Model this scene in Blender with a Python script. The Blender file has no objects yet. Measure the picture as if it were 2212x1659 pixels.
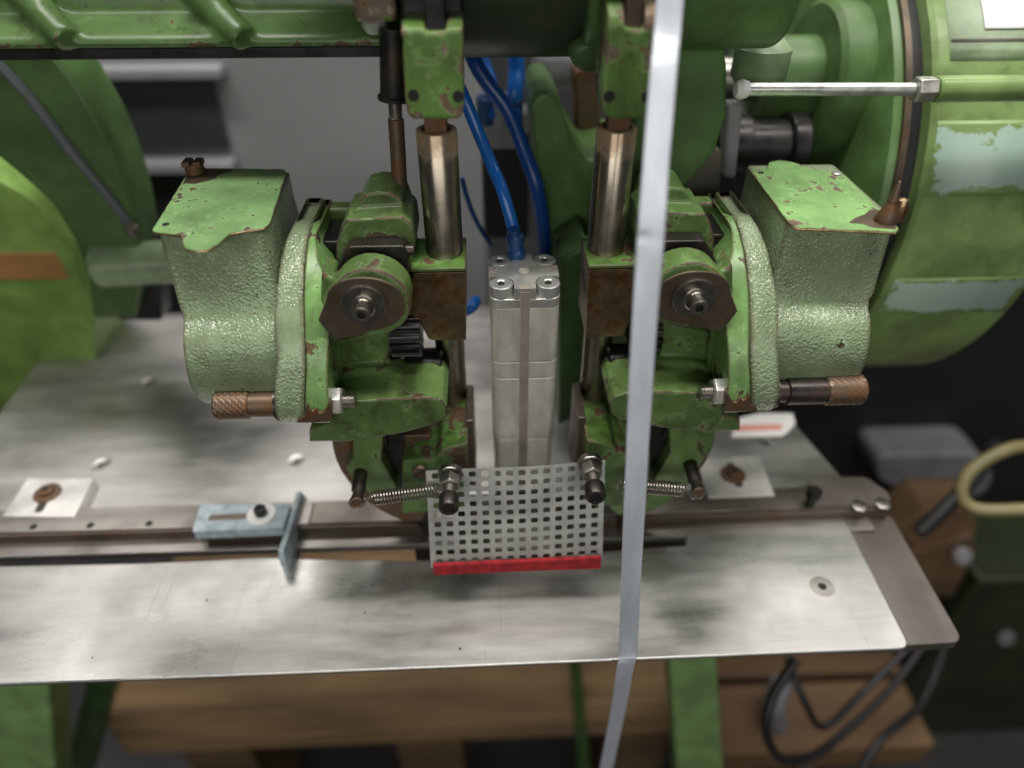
import bpy, bmesh, math, random
from mathutils import Vector, Matrix
random.seed(7)
R = math.radians
S = 0.01                       # everything below is written in centimetres, machine axes
scn = bpy.context.scene
col = scn.collection

# ------------------------------------------------------------------ camera
FPX, TH, YA = 1450.0, R(38.5), R(2.2)      # focal length in px of a 2212 px wide frame, pitch, yaw
CAM = Vector((-2.195, -36.5, 44.0))
_r = Vector((math.cos(YA), -math.sin(YA), 0))
_f = Vector((math.sin(YA)*math.cos(TH), math.cos(YA)*math.cos(TH), -math.sin(TH)))
_u = Vector((math.sin(YA)*math.sin(TH), math.cos(YA)*math.sin(TH), math.cos(TH)))
cd = bpy.data.cameras.new('camera'); cam = bpy.data.objects.new('camera', cd); col.objects.link(cam)
cd.sensor_width = 36; cd.lens = 36*FPX/2212; cd.clip_start = .02; cd.clip_end = 60
cam.location = CAM*S; cam.rotation_euler = (R(90)-TH, 0, -YA)
cd.dof.use_dof = True; cd.dof.focus_distance = .42; cd.dof.aperture_fstop = 2.2
scn.camera = cam

# ------------------------------------------------------------------ light of the workshop, plus an added front fill
w = bpy.data.worlds.new('World'); scn.world = w; w.use_nodes = True
w.node_tree.nodes['Background'].inputs[0].default_value = (.92, .97, 1, 1)
w.node_tree.nodes['Background'].inputs[1].default_value = .055
def lamp(name, loc, target, sx, sy, power, c=(1, .97, .92)):
    l = bpy.data.lights.new(name, 'AREA'); l.shape = 'RECTANGLE'; l.size = sx*S; l.size_y = sy*S
    l.energy = power; l.color = c
    o = bpy.data.objects.new(name, l); col.objects.link(o); o.location = Vector(loc)*S
    o.rotation_euler = (Vector(target)-Vector(loc)).to_track_quat('-Z', 'Y').to_euler()
    return o
lamp('ceiling_or_fill_lamp', (-30, -8, 175), (-30, -8, 0), 150, 18, 23)
lamp('ceiling_or_fill_lamp', (60, -20, 175), (60, -20, 0), 150, 18, 15)
lamp('ceiling_or_fill_lamp', (0, 115, 205), (0, 105, 0), 340, 100, 46)
lamp('ceiling_or_fill_lamp', (-10, -175, 70), (0, 0, -55), 200, 60, 12)  # added low fill in front, brightens legs and pallet boards, not on the ceiling
scn.view_settings.view_transform = 'Standard'; scn.view_settings.look = 'None'
scn.view_settings.exposure = .12; scn.view_settings.gamma = 1
scn.cycles.use_denoising = True
scn.cycles.max_bounces = 8

# ------------------------------------------------------------------ helpers
def ray(u, v): return _f + _r*((u-1106)/FPX) - _u*((v-829.5)/FPX)
def P(u, v, y):
    d = ray(u, v); return CAM + d*((y-CAM.y)/d.y)
def PZ(u, v, z):
    d = ray(u, v); return CAM + d*((z-CAM.z)/d.z)
def PX(u, v, x):
    d = ray(u, v); return CAM + d*((x-CAM.x)/d.x)

WL = {}
def tag(o, label=None, cat=None, group=None, kind=None):
    if label: o['label'] = label
    if cat: o['category'] = cat
    if group: o['group'] = group
    if kind: o['kind'] = kind
    return o
def thing(name, loc, label, cat, group=None):
    o = bpy.data.objects.new(name, None); o.empty_display_size = .02; col.objects.link(o)
    o.location = Vector(loc)*S; WL[o] = Vector(loc)
    return tag(o, label, cat, group)
MIR = [False]
def obj(name, bm, mat, parent=None, bevel=0, seg=2, ang=38, remesh=0, smooth=0, solid=0, subsurf=0, flip=True):
    if MIR[0]:
        for v in bm.verts: v.co.x = .3 - v.co.x
        bmesh.ops.reverse_faces(bm, faces=bm.faces[:])
    if flip: bmesh.ops.recalc_face_normals(bm, faces=bm.faces[:])
    lo = Vector((min(v.co.x for v in bm.verts), min(v.co.y for v in bm.verts), min(v.co.z for v in bm.verts)))
    hi = Vector((max(v.co.x for v in bm.verts), max(v.co.y for v in bm.verts), max(v.co.z for v in bm.verts)))
    c = (lo+hi)/2
    for v in bm.verts: v.co = (v.co-c)*S
    for f in bm.faces: f.smooth = True
    if not remesh:
        for e in bm.edges:
            if len(e.link_faces) == 2 and e.calc_face_angle(0) > R(ang): e.smooth = False
    me = bpy.data.meshes.new(name); bm.to_mesh(me); bm.free()
    if mat is not None: me.materials.append(mat)
    o = bpy.data.objects.new(name, me); col.objects.link(o)
    WL[o] = c
    if parent is not None:
        o.parent = parent; o.location = (c-WL[parent])*S
    else: o.location = c*S
    if solid:
        m = o.modifiers.new('solid', 'SOLIDIFY'); m.thickness = solid*S; m.offset = -1
    if bevel:
        m = o.modifiers.new('bevel', 'BEVEL'); m.width = bevel*S; m.segments = seg; m.limit_method = 'ANGLE'
        m.angle_limit = R(30); m.harden_normals = False
    if remesh:
        m = o.modifiers.new('remesh', 'REMESH'); m.mode = 'VOXEL'; m.voxel_size = remesh*S; m.use_smooth_shade = True
        if smooth:
            m = o.modifiers.new('smooth', 'SMOOTH'); m.iterations = smooth; m.factor = .5
    if subsurf:
        m = o.modifiers.new('sub', 'SUBSURF'); m.levels = subsurf; m.render_levels = subsurf
    return o
def B(): return bmesh.new()
def box(bm, x0, x1, y0, y1, z0, z1):
    vs = [bm.verts.new((x, y, z)) for x in (x0, x1) for y in (y0, y1) for z in (z0, z1)]
    for q in ((0,1,3,2),(4,6,7,5),(0,4,5,1),(2,3,7,6),(0,2,6,4),(1,5,7,3)): bm.faces.new([vs[i] for i in q])
    return bm
def prism(bm, pts, vec):
    pts = [Vector(p) for p in pts]; vec = Vector(vec)
    a = [bm.verts.new(p) for p in pts]; b = [bm.verts.new(p+vec) for p in pts]
    bm.faces.new(a); bm.faces.new(b[::-1]); n = len(a)
    for i in range(n): bm.faces.new([a[i], b[i], b[(i+1) % n], a[(i+1) % n]])
    return bm
def trace(bm, uv, y, depth):                     # outline standing at depth y, carried back by depth
    return prism(bm, [P(u, v, y) for u, v in uv], (0, depth, 0))
def rpoly(pts, r, n=5):                          # rounded corners of a planar polygon
    out = []; pts = [Vector(p) for p in pts]; N = len(pts)
    for i, p in enumerate(pts):
        ri = r[i] if isinstance(r, (list, tuple)) else r
        if ri <= 0: out.append(p); continue
        a = pts[i-1]-p; b = pts[(i+1) % N]-p
        k = min(ri, a.length*.45, b.length*.45)
        p0 = p+a.normalized()*k; p1 = p+b.normalized()*k
        for j in range(n+1):
            t = j/n; out.append(p0*(1-t)**2+p*2*t*(1-t)+p1*t*t)
    return out
def frame(d):
    d = Vector(d).normalized(); a = Vector((0, 0, 1)) if abs(d.z) < .9 else Vector((1, 0, 0))
    x = a.cross(d).normalized(); return x, d.cross(x), d
def lathe(bm, prof, o, d, n=32, cap=True, ph=0):
    o = Vector(o); x, y, d = frame(d); rings = []
    for r, h in prof:
        if r < 1e-4: rings.append([bm.verts.new(o+d*h)])
        else: rings.append([bm.verts.new(o+d*h+(x*math.cos(ph+2*math.pi*i/n)+y*math.sin(ph+2*math.pi*i/n))*r) for i in range(n)])
    for a, b in zip(rings, rings[1:]):
        for i in range(n):
            j = (i+1) % n
            if len(a) == 1 and len(b) == 1: continue
            if len(a) == 1: bm.faces.new([a[0], b[i], b[j]])
            elif len(b) == 1: bm.faces.new([a[i], b[0], a[j]])
            else: bm.faces.new([a[i], b[i], b[j], a[j]])
    if cap:
        for q in (rings[0], rings[-1]):
            if len(q) > 2: bm.faces.new(q)
    return bm
def cyl(bm, o, d, r, h, n=32, bev=.06):
    return lathe(bm, [(0, 0), (r-bev, 0), (r, bev), (r, h-bev), (r-bev, h), (0, h)], o, d, n)
def spline(pts, k=8):
    pts = [Vector(p) for p in pts]; out = []
    for i in range(len(pts)-1):
        p0 = pts[max(i-1, 0)]; p1 = pts[i]; p2 = pts[i+1]; p3 = pts[min(i+2, len(pts)-1)]
        for j in range(k):
            t = j/k
            out.append(.5*((2*p1)+(p2-p0)*t+(2*p0-5*p1+4*p2-p3)*t*t+(3*p1-p0-3*p2+p3)*t**3))
    out.append(pts[-1]); return out
def tube(bm, pts, r, n=12, caps=True):
    pts = [Vector(p) for p in pts]; rings = []; px = None
    for i, p in enumerate(pts):
        d = (pts[min(i+1, len(pts)-1)]-pts[max(i-1, 0)]).normalized()
        if px is None: px = frame(d)[0]
        px = (px-d*px.dot(d)).normalized(); py = d.cross(px)
        rr = r[i] if isinstance(r, (list, tuple)) else r
        rings.append([bm.verts.new(p+(px*math.cos(2*math.pi*k/n)+py*math.sin(2*math.pi*k/n))*rr) for k in range(n)])
    for a, b in zip(rings, rings[1:]):
        for i in range(n): bm.faces.new([a[i], a[(i+1) % n], b[(i+1) % n], b[i]])
    if caps: bm.faces.new(rings[0]); bm.faces.new(rings[-1])
    return bm
def loft(bm, rings):
    rs = [[bm.verts.new(p) for p in r] for r in rings]; n = len(rs[0])
    for a, b in zip(rs, rs[1:]):
        for i in range(n): bm.faces.new([a[i], a[(i+1) % n], b[(i+1) % n], b[i]])
    bm.faces.new(rs[0]); bm.faces.new(rs[-1]); return bm
def ribbon(bm, rows, yb):                        # rows (v, y, u_left, u_right) of a front face, carried back to yb
    F = []; K = []
    for v, y, a, b in rows:
        p, q = P(a, v, y), P(b, v, y)
        F.append((bm.verts.new(p), bm.verts.new(q)))
        K.append((bm.verts.new((p.x, yb, p.z)), bm.verts.new((q.x, yb, q.z))))
    for i in range(len(rows)-1):
        bm.faces.new([F[i][0], F[i][1], F[i+1][1], F[i+1][0]]); bm.faces.new([K[i][0], K[i+1][0], K[i+1][1], K[i][1]])
        bm.faces.new([F[i][0], F[i+1][0], K[i+1][0], K[i][0]]); bm.faces.new([F[i][1], K[i][1], K[i+1][1], F[i+1][1]])
    bm.faces.new([F[0][0], K[0][0], K[0][1], F[0][1]]); bm.faces.new([F[-1][0], F[-1][1], K[-1][1], K[-1][0]])
    return bm
def hexpr(bm, o, d, r, h, ph=0):
    b = .12*r
    return lathe(bm, [(0, 0), (r-b, 0), (r, b), (r, h-b), (r-b, h), (0, h)], o, d, 6, ph=ph)

# ------------------------------------------------------------------ materials
class NT:
    def __init__(s, name):
        s.m = bpy.data.materials.new(name); s.m.use_nodes = True; s.t = s.m.node_tree
        s.b = s.t.nodes['Principled BSDF']
        s.tc = s.t.nodes.new('ShaderNodeTexCoord').outputs['Object']
    def n(s, typ, **k):
        nd = s.t.nodes.new(typ)
        for a, b in k.items(): setattr(nd, a, b)
        return nd
    def link(s, a, b): s.t.links.new(a, b)
    def put(s, sock, val):
        if hasattr(val, 'links'): s.link(val, sock)
        else: sock.default_value = val
    def map(s, scale=(1, 1, 1), rot=(0, 0, 0)):
        m = s.n('ShaderNodeMapping'); s.link(s.tc, m.inputs[0])
        m.inputs['Scale'].default_value = scale; m.inputs['Rotation'].default_value = rot; return m.outputs[0]
    def noise(s, scale, detail=4, rough=.6, vec=None, dist=0):
        m = s.n('ShaderNodeTexNoise'); s.link(vec or s.tc, m.inputs['Vector'])
        m.inputs['Scale'].default_value = scale; m.inputs['Detail'].default_value = detail
        m.inputs['Roughness'].default_value = rough; m.inputs['Distortion'].default_value = dist
        return m.outputs['Fac']
    def math(s, op, a, b=0, c=0, clamp=False):
        m = s.n('ShaderNodeMath', operation=op, use_clamp=clamp)
        s.put(m.inputs[0], a); s.put(m.inputs[1], b); s.put(m.inputs[2], c); return m.outputs[0]
    def step(s, x, lo, hi, a=0, b=1):
        m = s.n('ShaderNodeMapRange', interpolation_type='SMOOTHSTEP'); s.put(m.inputs['Value'], x)
        s.put(m.inputs['From Min'], lo); s.put(m.inputs['From Max'], hi)
        m.inputs['To Min'].default_value = a; m.inputs['To Max'].default_value = b; return m.outputs[0]
    def mix(s, f, a, b, blend='MIX'):
        m = s.n('ShaderNodeMix', data_type='RGBA', blend_type=blend)
        s.put(m.inputs[0], f)
        for k, v in ((6, a), (7, b)):
            if isinstance(v, tuple): m.inputs[k].default_value = (*v[:3], 1)
            else: s.link(v, m.inputs[k])
        return m.outputs[2]
    def edge(s, rad):
        bv = s.n('ShaderNodeBevel', samples=4); bv.inputs[0].default_value = rad*S
        g = s.n('ShaderNodeNewGeometry'); d = s.n('ShaderNodeVectorMath', operation='DOT_PRODUCT')
        s.link(bv.outputs[0], d.inputs[0]); s.link(g.outputs['True Normal'], d.inputs[1])
        return s.math('SUBTRACT', 1, d.outputs['Value'])
    def bump(s, h, strength, dist):
        m = s.n('ShaderNodeBump'); m.inputs['Strength'].default_value = strength; m.inputs['Distance'].default_value = dist*S
        s.link(h, m.inputs['Height']); s.link(m.outputs[0], s.b.inputs['Normal'])
    def done(s, c=None, rough=None, metal=None, spec=None):
        for nm, v in (('Base Color', c), ('Roughness', rough), ('Metallic', metal), ('Specular IOR Level', spec)):
            if v is None: continue
            if isinstance(v, tuple): s.b.inputs[nm].default_value = (*v, 1)
            else: s.put(s.b.inputs[nm], v)
        return s.m

def paint(name, c, chip=.64, wear=2.2, rough=.38, hammer=0, grime=.45, rust=.5, bare=(.09, .068, .05), chipscale=75, edge_r=.22, light=(.0, .0, .0), point=0, nick=.9):
    s = NT(name)
    oi = s.n('ShaderNodeObjectInfo'); va = s.n('ShaderNodeVectorMath', operation='ADD'); s.link(s.tc, va.inputs[0])
    s.link(s.math('MULTIPLY', oi.outputs['Random'], 7.3), va.inputs[1]); s.tc = va.outputs[0]
    n1 = s.noise(chipscale, 6, .62); n2 = s.noise(chipscale*.33, 3, .55, dist=.6)
    val = s.math('ADD', s.math('MULTIPLY', n1, .55), s.math('MULTIPLY', n2, .45))
    if wear:
        e = s.edge(edge_r); val = s.math('ADD', val, s.math('MULTIPLY', s.step(e, .004, .10), wear*.1))
    if point:
        g = s.n('ShaderNodeNewGeometry')
        val = s.math('ADD', val, s.step(g.outputs['Pointiness'], .51, .57, 0, point*.1))
    mask = s.step(val, chip, chip+.012); rim = s.step(val, chip-.035, chip-.012)
    big = s.noise(22, 4, .6); dirt = s.noise(38, 5, .7, dist=.4)
    pc = s.mix(s.step(big, .3, .72), tuple(x*.72 for x in c), tuple(min(1, x*1.22) for x in c))
    pc = s.mix(s.math('MULTIPLY', s.step(dirt, .46, .72), grime), pc, (.045, .043, .016))
    pc = s.mix(s.math('MULTIPLY', rim, .35), pc, tuple(min(1, x*1.8+.05) for x in c))
    bc = s.mix(s.math('MULTIPLY', s.step(s.noise(55, 4, .7), .42, .66), rust), bare, (.20, .085, .028))
    bc = s.mix(s.step(s.noise(140, 3), .5, .75), bc, tuple(x*2.2 for x in bare))
    cc = s.mix(mask, pc, bc)
    if nick:
        nk = s.math('MULTIPLY', s.step(s.noise(300, 4, .6), .645, .66), s.step(s.noise(34, 3), .46, .56))
        cc = s.mix(s.math('MULTIPLY', nk, nick), cc, (.035, .03, .022))
        oil = s.step(s.noise(17, 5, .65, s.map((1, 1, .35)), .8), .56, .70)
        cc = s.mix(s.math('MULTIPLY', oil, grime*.85), cc, (.03, .03, .012))
    h = s.math('MULTIPLY', s.noise(160, 3), .12)
    if hammer:
        v = s.n('ShaderNodeTexVoronoi', feature='SMOOTH_F1'); s.link(s.map(), v.inputs['Vector'])
        v.inputs['Scale'].default_value = 450; v.inputs['Smoothness'].default_value = .55; v.inputs['Randomness'].default_value = 1
        v2 = s.step(v.outputs['Distance'], .15, .62, 1, 0)
        amt = s.step(s.noise(20, 3), .3, .62, .15, 1.15)
        vb = s.n('ShaderNodeTexVoronoi', feature='SMOOTH_F1'); s.link(s.map(), vb.inputs['Vector']); vb.inputs['Scale'].default_value = 620; vb.inputs['Smoothness'].default_value = .6
        v2 = s.math('ADD', s.math('MULTIPLY', v2, .62), s.math('MULTIPLY', s.step(vb.outputs['Distance'], .1, .6, 1, 0), .38))
        h = s.math('ADD', h, s.math('MULTIPLY', s.math('MULTIPLY', v2, amt), hammer))
        cc = s.mix(s.math('MULTIPLY', s.math('SUBTRACT', 1, v2), .22), cc, tuple(x*.45 for x in c))
    h = s.math('SUBTRACT', h, s.math('MULTIPLY', mask, .5))
    s.bump(h, .8, .045)
    rg = s.math('ADD', s.math('MULTIPLY', mask, .22), s.math('ADD', s.math('MULTIPLY', s.noise(45, 3), .22), rough-.11))
    return s.done(cc, rg, s.math('MULTIPLY', mask, .35), .42)

def metal(name, c, rough=.35, metallic=1, streak=(1, 1, 1), stain=.4, stainc=(.05, .042, .035), rustamt=0, sc=40, scratch=0, edge=0, bumpk=.25, stlo=.5, fine=0):
    s = NT(name)
    v = s.map(streak)
    a = s.noise(sc, 5, .65, v); b = s.noise(sc*.3, 4, .6); f = s.noise(sc*9, 3, .6, v)
    cc = s.mix(s.step(a, .3, .7), tuple(x*.78 for x in c), tuple(min(1, x*1.15) for x in c))
    cc = s.mix(s.math('MULTIPLY', s.step(b, stlo, stlo+.24), stain), cc, stainc)
    if fine: cc = s.mix(fine, cc, s.mix(s.step(s.noise(sc*16, 4, .7, s.map((streak[0]*.3, streak[1], streak[2]))), .35, .65), tuple(x*.62 for x in c), tuple(min(1, x*1.3) for x in c)))
    if rustamt: cc = s.mix(s.math('MULTIPLY', s.step(s.noise(sc*1.3, 6, .7), .47, .62), rustamt), cc, (.17, .068, .022))
    if edge: cc = s.mix(s.math('MULTIPLY', s.step(s.edge(.12), .03, .3), edge), cc, tuple(min(1, x*2.4+.05) for x in c))
    if scratch:
        l1 = s.step(s.noise(1, 0, .5, s.map((1500, 10, 1), (0, 0, R(9)))), .76, .82)
        l2 = s.step(s.noise(1, 0, .5, s.map((12, 1500, 1), (0, 0, R(-6)))), .77, .83)
        line = s.math('MULTIPLY', s.math('MAXIMUM', l1, l2), s.step(s.noise(10, 2), .40, .55))
        cc = s.mix(s.math('MULTIPLY', line, scratch), cc, tuple(x*.3 for x in c))
        dots = s.n('ShaderNodeTexVoronoi'); s.link(s.tc, dots.inputs['Vector']); dots.inputs['Scale'].default_value = 75
        dm = s.math('MULTIPLY', s.step(dots.outputs['Distance'], .05, .09, 1, 0), s.step(s.noise(33, 1), .56, .6))
        cc = s.mix(dm, cc, (.02, .018, .015))
    rg = s.math('ADD', s.math('MULTIPLY', s.step(a, .25, .75), .14), s.math('ADD', s.math('MULTIPLY', s.step(b, .3, .7), .16), rough-.15))
    s.bump(f, bumpk, .02)
    return s.done(cc, rg, metallic, .5)

def plain(name, c, rough=.5, metallic=0, var=.25, sc=30, bumpk=.2, c2=None, streak=None):
    s = NT(name); a = s.noise(sc, 5, .6, s.map(streak) if streak else None)
    cc = s.mix(s.step(a, .3, .7), tuple(x*(1-var) for x in c), c2 or tuple(min(1, x*(1+var)) for x in c))
    s.bump(s.noise(sc*6, 3), bumpk, .02)
    return s.done(cc, rough, metallic, .5)

GRN = (.125, .215, .064)
SAGE = (.26, .335, .195)
M = {}
M['green'] = paint('green_paint', GRN, chip=.59, wear=2.4)
M['flange'] = paint('flange_green_paint', (.165, .30, .098), chip=.582, wear=2.4, rough=.28, grime=.4)
M['green_cast'] = paint('green_cast_paint', tuple(x*.85 for x in GRN), chip=.59, wear=0, point=2.4, rough=.3, grime=.75)
M['green_worn'] = paint('worn_green_paint', (.105, .205, .04), chip=.528, wear=.5, point=1.0, chipscale=62, grime=.65, rust=.55, bare=(.16, .125, .09))
M['green_dirty'] = paint('dirty_green_paint', (.08, .17, .035), chip=.535, wear=1.3, chipscale=55, grime=.85, rust=.4)
M['sage'] = paint('hammered_sage_paint', SAGE, chip=.63, wear=2.6, hammer=1.35, rough=.18, grime=.25, rust=.45, edge_r=.45)
M['lid'] = paint('lid_green_paint', (.20, .345, .14), chip=.585, wear=.7, rough=.28, grime=.2, chipscale=150, rust=.25, bare=(.14, .10, .075))
M['lidworn'] = paint('worn_lid_green_paint', (.20, .36, .13), chip=.56, wear=.8, rough=.28, grime=.15, chipscale=150, rust=.2, bare=(.14, .10, .075))
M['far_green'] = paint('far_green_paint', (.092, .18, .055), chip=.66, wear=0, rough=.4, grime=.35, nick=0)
M['barrel_shade'] = paint('shade_darkened_green', (.022, .04, .018), chip=.72, wear=0, rough=.45, grime=.6, nick=0)  # shade under the arm put into the barrel's base colour
M['sheet'] = paint('pale_sheet_paint', (.22, .30, .17), chip=.69, wear=0, rough=.35, grime=.3, nick=0)
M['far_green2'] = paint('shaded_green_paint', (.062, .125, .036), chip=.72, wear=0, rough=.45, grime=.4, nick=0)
M['legs'] = paint('leg_green_paint', (.23, .39, .14), chip=.74, wear=0, rough=.45, grime=.1, nick=0)
M['arm'] = paint('arm_green_paint', (.08, .15, .045), chip=.63, wear=0, point=1.5, rough=.35, grime=.5)
M['drum'] = paint('drum_green_paint', (.19, .285, .10), chip=.72, wear=0, rough=.3, grime=.4, chipscale=30, nick=0)
M['steel'] = metal('worn_steel', (.36, .34, .31), .34, streak=(1, 1, .08), stain=.6, sc=60, edge=.4)
M['oilsteel'] = metal('oily_steel', (.20, .18, .155), .3, .9, stain=.5, stainc=(.06, .048, .035), sc=70, edge=.5)
M['post'] = metal('polished_post_steel', (.36, .315, .25), .28, streak=(1, 1, .05), stain=.75, stainc=(.035, .028, .02), sc=70, bumpk=.1)
def _post():
    m = M['post'].copy(); m.name = 'post_steel_stained_top'; nt = m.node_tree; b = nt.nodes['Principled BSDF']
    old = b.inputs['Base Color'].links[0].from_socket
    tc = nt.nodes.new('ShaderNodeTexCoord'); sp = nt.nodes.new('ShaderNodeSeparateXYZ'); nt.links.new(tc.outputs['Object'], sp.inputs[0])
    nz = nt.nodes.new('ShaderNodeTexNoise'); nz.inputs['Scale'].default_value = 110; nz.inputs['Detail'].default_value = 4; nt.links.new(tc.outputs['Object'], nz.inputs['Vector'])
    ma = nt.nodes.new('ShaderNodeMath'); ma.operation = 'MULTIPLY_ADD'; ma.inputs[1].default_value = .03; nt.links.new(nz.outputs['Fac'], ma.inputs[0]); nt.links.new(sp.outputs['Z'], ma.inputs[2])
    mr = nt.nodes.new('ShaderNodeMapRange'); mr.interpolation_type = 'SMOOTHSTEP'; nt.links.new(ma.outputs[0], mr.inputs[0])
    mr.inputs[1].default_value = .060; mr.inputs[2].default_value = .072; mr.inputs[4].default_value = .7
    mx = nt.nodes.new('ShaderNodeMix'); mx.data_type = 'RGBA'; nt.links.new(mr.outputs[0], mx.inputs[0]); nt.links.new(old, mx.inputs[6]); mx.inputs[7].default_value = (.27, .17, .085, 1)
    nt.links.new(mx.outputs[2], b.inputs['Base Color'])
    mm = nt.nodes.new('ShaderNodeMapRange'); nt.links.new(mr.outputs[0], mm.inputs[0]); mm.inputs[3].default_value = 1; mm.inputs[4].default_value = .15; nt.links.new(mm.outputs[0], b.inputs['Metallic'])
    return m
M['posttop'] = _post()
M['darksteel'] = metal('blackened_steel', (.055, .05, .046), .38, .8, stain=.4, rustamt=.2, edge=.6, sc=60)
M['black'] = metal('black_steel', (.03, .028, .027), .34, .6, stain=.2, sc=60, edge=.3)
M['bronze'] = metal('brown_stained_steel', (.28, .19, .105), .27, .85, stain=.5, stainc=(.045, .03, .018), rustamt=.8, sc=60, edge=.5)
M['rusty'] = metal('rusty_steel', (.14, .095, .062), .5, .6, stain=.5, rustamt=.75, sc=55, edge=.4)
M['bossface'] = metal('brown_cast_face', (.115, .088, .062), .42, .55, stain=.4, rustamt=.25, sc=50, edge=.35)
M['table'] = metal('table_steel', (.535, .525, .51), .34, .95, streak=(.2, 1, 1), stain=.4, stainc=(.25, .24, .225), sc=28, scratch=.55, bumpk=.2, stlo=.42, fine=.09)
M['table_far'] = metal('rear_table_steel', (.52, .505, .49), .40, .93, streak=(.2, 1, 1), stain=.55, stainc=(.22, .21, .20), sc=26, bumpk=.12, stlo=.45)
M['under'] = metal('under_plate_steel', (.15, .132, .115), .5, .6, streak=(1, .2, 1), stain=.4, sc=30)
M['rail'] = metal('rail_steel', (.36, .335, .31), .36, .9, streak=(.1, 1, 1), stain=.6, stainc=(.09, .07, .055), sc=40, edge=.5)
M['raildark'] = metal('dark_rail_steel', (.24, .215, .19), .34, .9, streak=(.1, 1, 1), stain=.6, stainc=(.07, .055, .045), sc=40, edge=.5)
M['railfront'] = metal('dirty_rail_steel', (.17, .14, .115), .42, .8, streak=(.1, 1, 1), stain=.6, rustamt=.35, sc=40, edge=.4)
M['shim'] = metal('pale_shim_steel', (.74, .72, .69), .42, .7, stain=.2, stainc=(.4, .38, .35), sc=25)
M['alu'] = metal('anodised_aluminium', (.66, .64, .56), .36, .4, streak=(1, 1, .3), stain=.25, stainc=(.30, .29, .25), sc=60, edge=.3, bumpk=.1)
M['alucap'] = metal('cap_aluminium', (.62, .61, .56), .3, .65, stain=.25, stainc=(.3, .29, .27), sc=70, edge=.4, bumpk=.1)
M['slot'] = plain('slot_strip', (.30, .265, .22), .5, .2, .15, 60)
M['chrome'] = metal('bright_screw_steel', (.62, .62, .6), .3, .7, stain=.25, sc=80, edge=.2)
M['zinc'] = metal('zinc_nut', (.62, .61, .56), .38, .85, stain=.4, stainc=(.3, .22, .14), sc=90, edge=.3)
M['guard'] = metal('guard_sheet', (.47, .485, .45), .42, .5, stain=.4, stainc=(.17, .15, .12), sc=30, bumpk=.1)
M['red'] = plain('red_felt', (.30, .009, .014), .85, 0, .35, 180, .8)
M['strap'] = plain('strap_plastic', (.50, .535, .59), .3, 0, .12, 60, .35, streak=(1, .25, .25))
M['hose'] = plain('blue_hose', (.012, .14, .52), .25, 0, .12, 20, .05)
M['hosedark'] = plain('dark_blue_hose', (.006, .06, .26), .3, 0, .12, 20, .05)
M['fitting'] = plain('fitting_blue', (.012, .055, .17), .35, .1, .3, 60, .1)
M['hole'] = plain('hole_dark', (.006, .006, .006), .7, 0, .2)
M['bluegrey'] = plain('blue_grey_paint', (.36, .43, .47), .5, .1, .25, 140, .8)
M['cab'] = plain('cabinet_grey', (.22, .225, .23), .5, 0, .06, 5, .05)
M['cabdark'] = plain('cabinet_panel', (.028, .031, .034), .45, 0, .15, 6, .05)
M['cabpale'] = plain('cabinet_ledge', (.25, .245, .26), .45, 0, .08, 6, .05)
M['strip'] = plain('dull_grey_strip', (.10, .105, .115), .6, 0, .1)
M['yellowgreen'] = paint('yellow_green_paint', (.17, .285, .065), chip=.74, wear=0, rough=.3, grime=.2, nick=0)
M['blackm'] = plain('black_machine', (.012, .012, .013), .5, 0, .3, 8, .1)
M['gray'] = plain('bag_grey', (.16, .16, .175), .5, 0, .2, 20, .3)
M['olive'] = plain('olive_panel', (.022, .032, .012), .5, 0, .3, 9, .1)
M['wood'] = plain('pallet_wood', (.30, .19, .095), .75, 0, .4, 22, .5, streak=(.12, 1, 1))
M['wood2'] = plain('pallet_wood_pale', (.42, .27, .13), .75, 0, .25, 12, .5, streak=(.12, 1, 1))
M['wood3'] = plain('pallet_wood_dark', (.13, .075, .036), .8, 0, .3, 12, .5, streak=(.12, 1, 1))
M['yellow'] = plain('yellow_hose', (.21, .18, .08), .45, 0, .2, 20, .1)
M['cable'] = plain('black_cable', (.014, .014, .016), .45, 0, .2)
M['white'] = plain('white_label', (.82, .81, .80), .6, 0, .03)
M['pink'] = plain('label_print', (.78, .34, .27), .6, 0, .1)
M['grommet'] = plain('grommet_dark', (.05, .045, .04), .5, .5, .2)
M['floor'] = plain('floor_concrete', (.03, .03, .031), .7, 0, .3, 6, .2)
M['wall'] = plain('wall_paint', (.06, .06, .062), .8, 0, .1, 2, .1)
M['brown'] = plain('brown_patch', (.28, .14, .04), .6, 0, .25, 12, .1)
def _pat():
    s = NT('teal_patched_green')
    g = s.t.nodes['Texture Coordinate'].outputs['Generated']; sp = s.n('ShaderNodeSeparateXYZ'); s.link(g, sp.inputs[0])
    ds = [s.math('MINIMUM', sp.outputs[k], s.math('SUBTRACT', 1, sp.outputs[k])) for k in (0, 2)]
    d = s.math('MINIMUM', s.math('MULTIPLY', ds[0], 2.2), ds[1])
    val = s.math('ADD', s.noise(45, 6, .7), s.math('MULTIPLY', s.step(d, 0, .22), .22))
    c = s.mix(s.step(val, .585, .61), (.19, .285, .10), (.36, .49, .41))
    return s.done(c, .36, 0, .5)
M['teal'] = _pat()

# ------------------------------------------------------------------ setting
tag(obj('floor', box(B(), -300, 300, -120, 420, -96, -95), M['floor']), kind='structure')
tag(obj('wall', box(B(), -300, 300, 300, 306, -95, 260), M['wall']), kind='structure')

# ------------------------------------------------------------------ stitching heads
def holepart(t, c, d, r, name='hole'):
    bm = B(); lathe(bm, [(0, 0), (r, 0), (r, .05), (r*.55, .05), (0, .05)], c, d, 20)
    return obj(name, bm, M['hole'], t)

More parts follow.
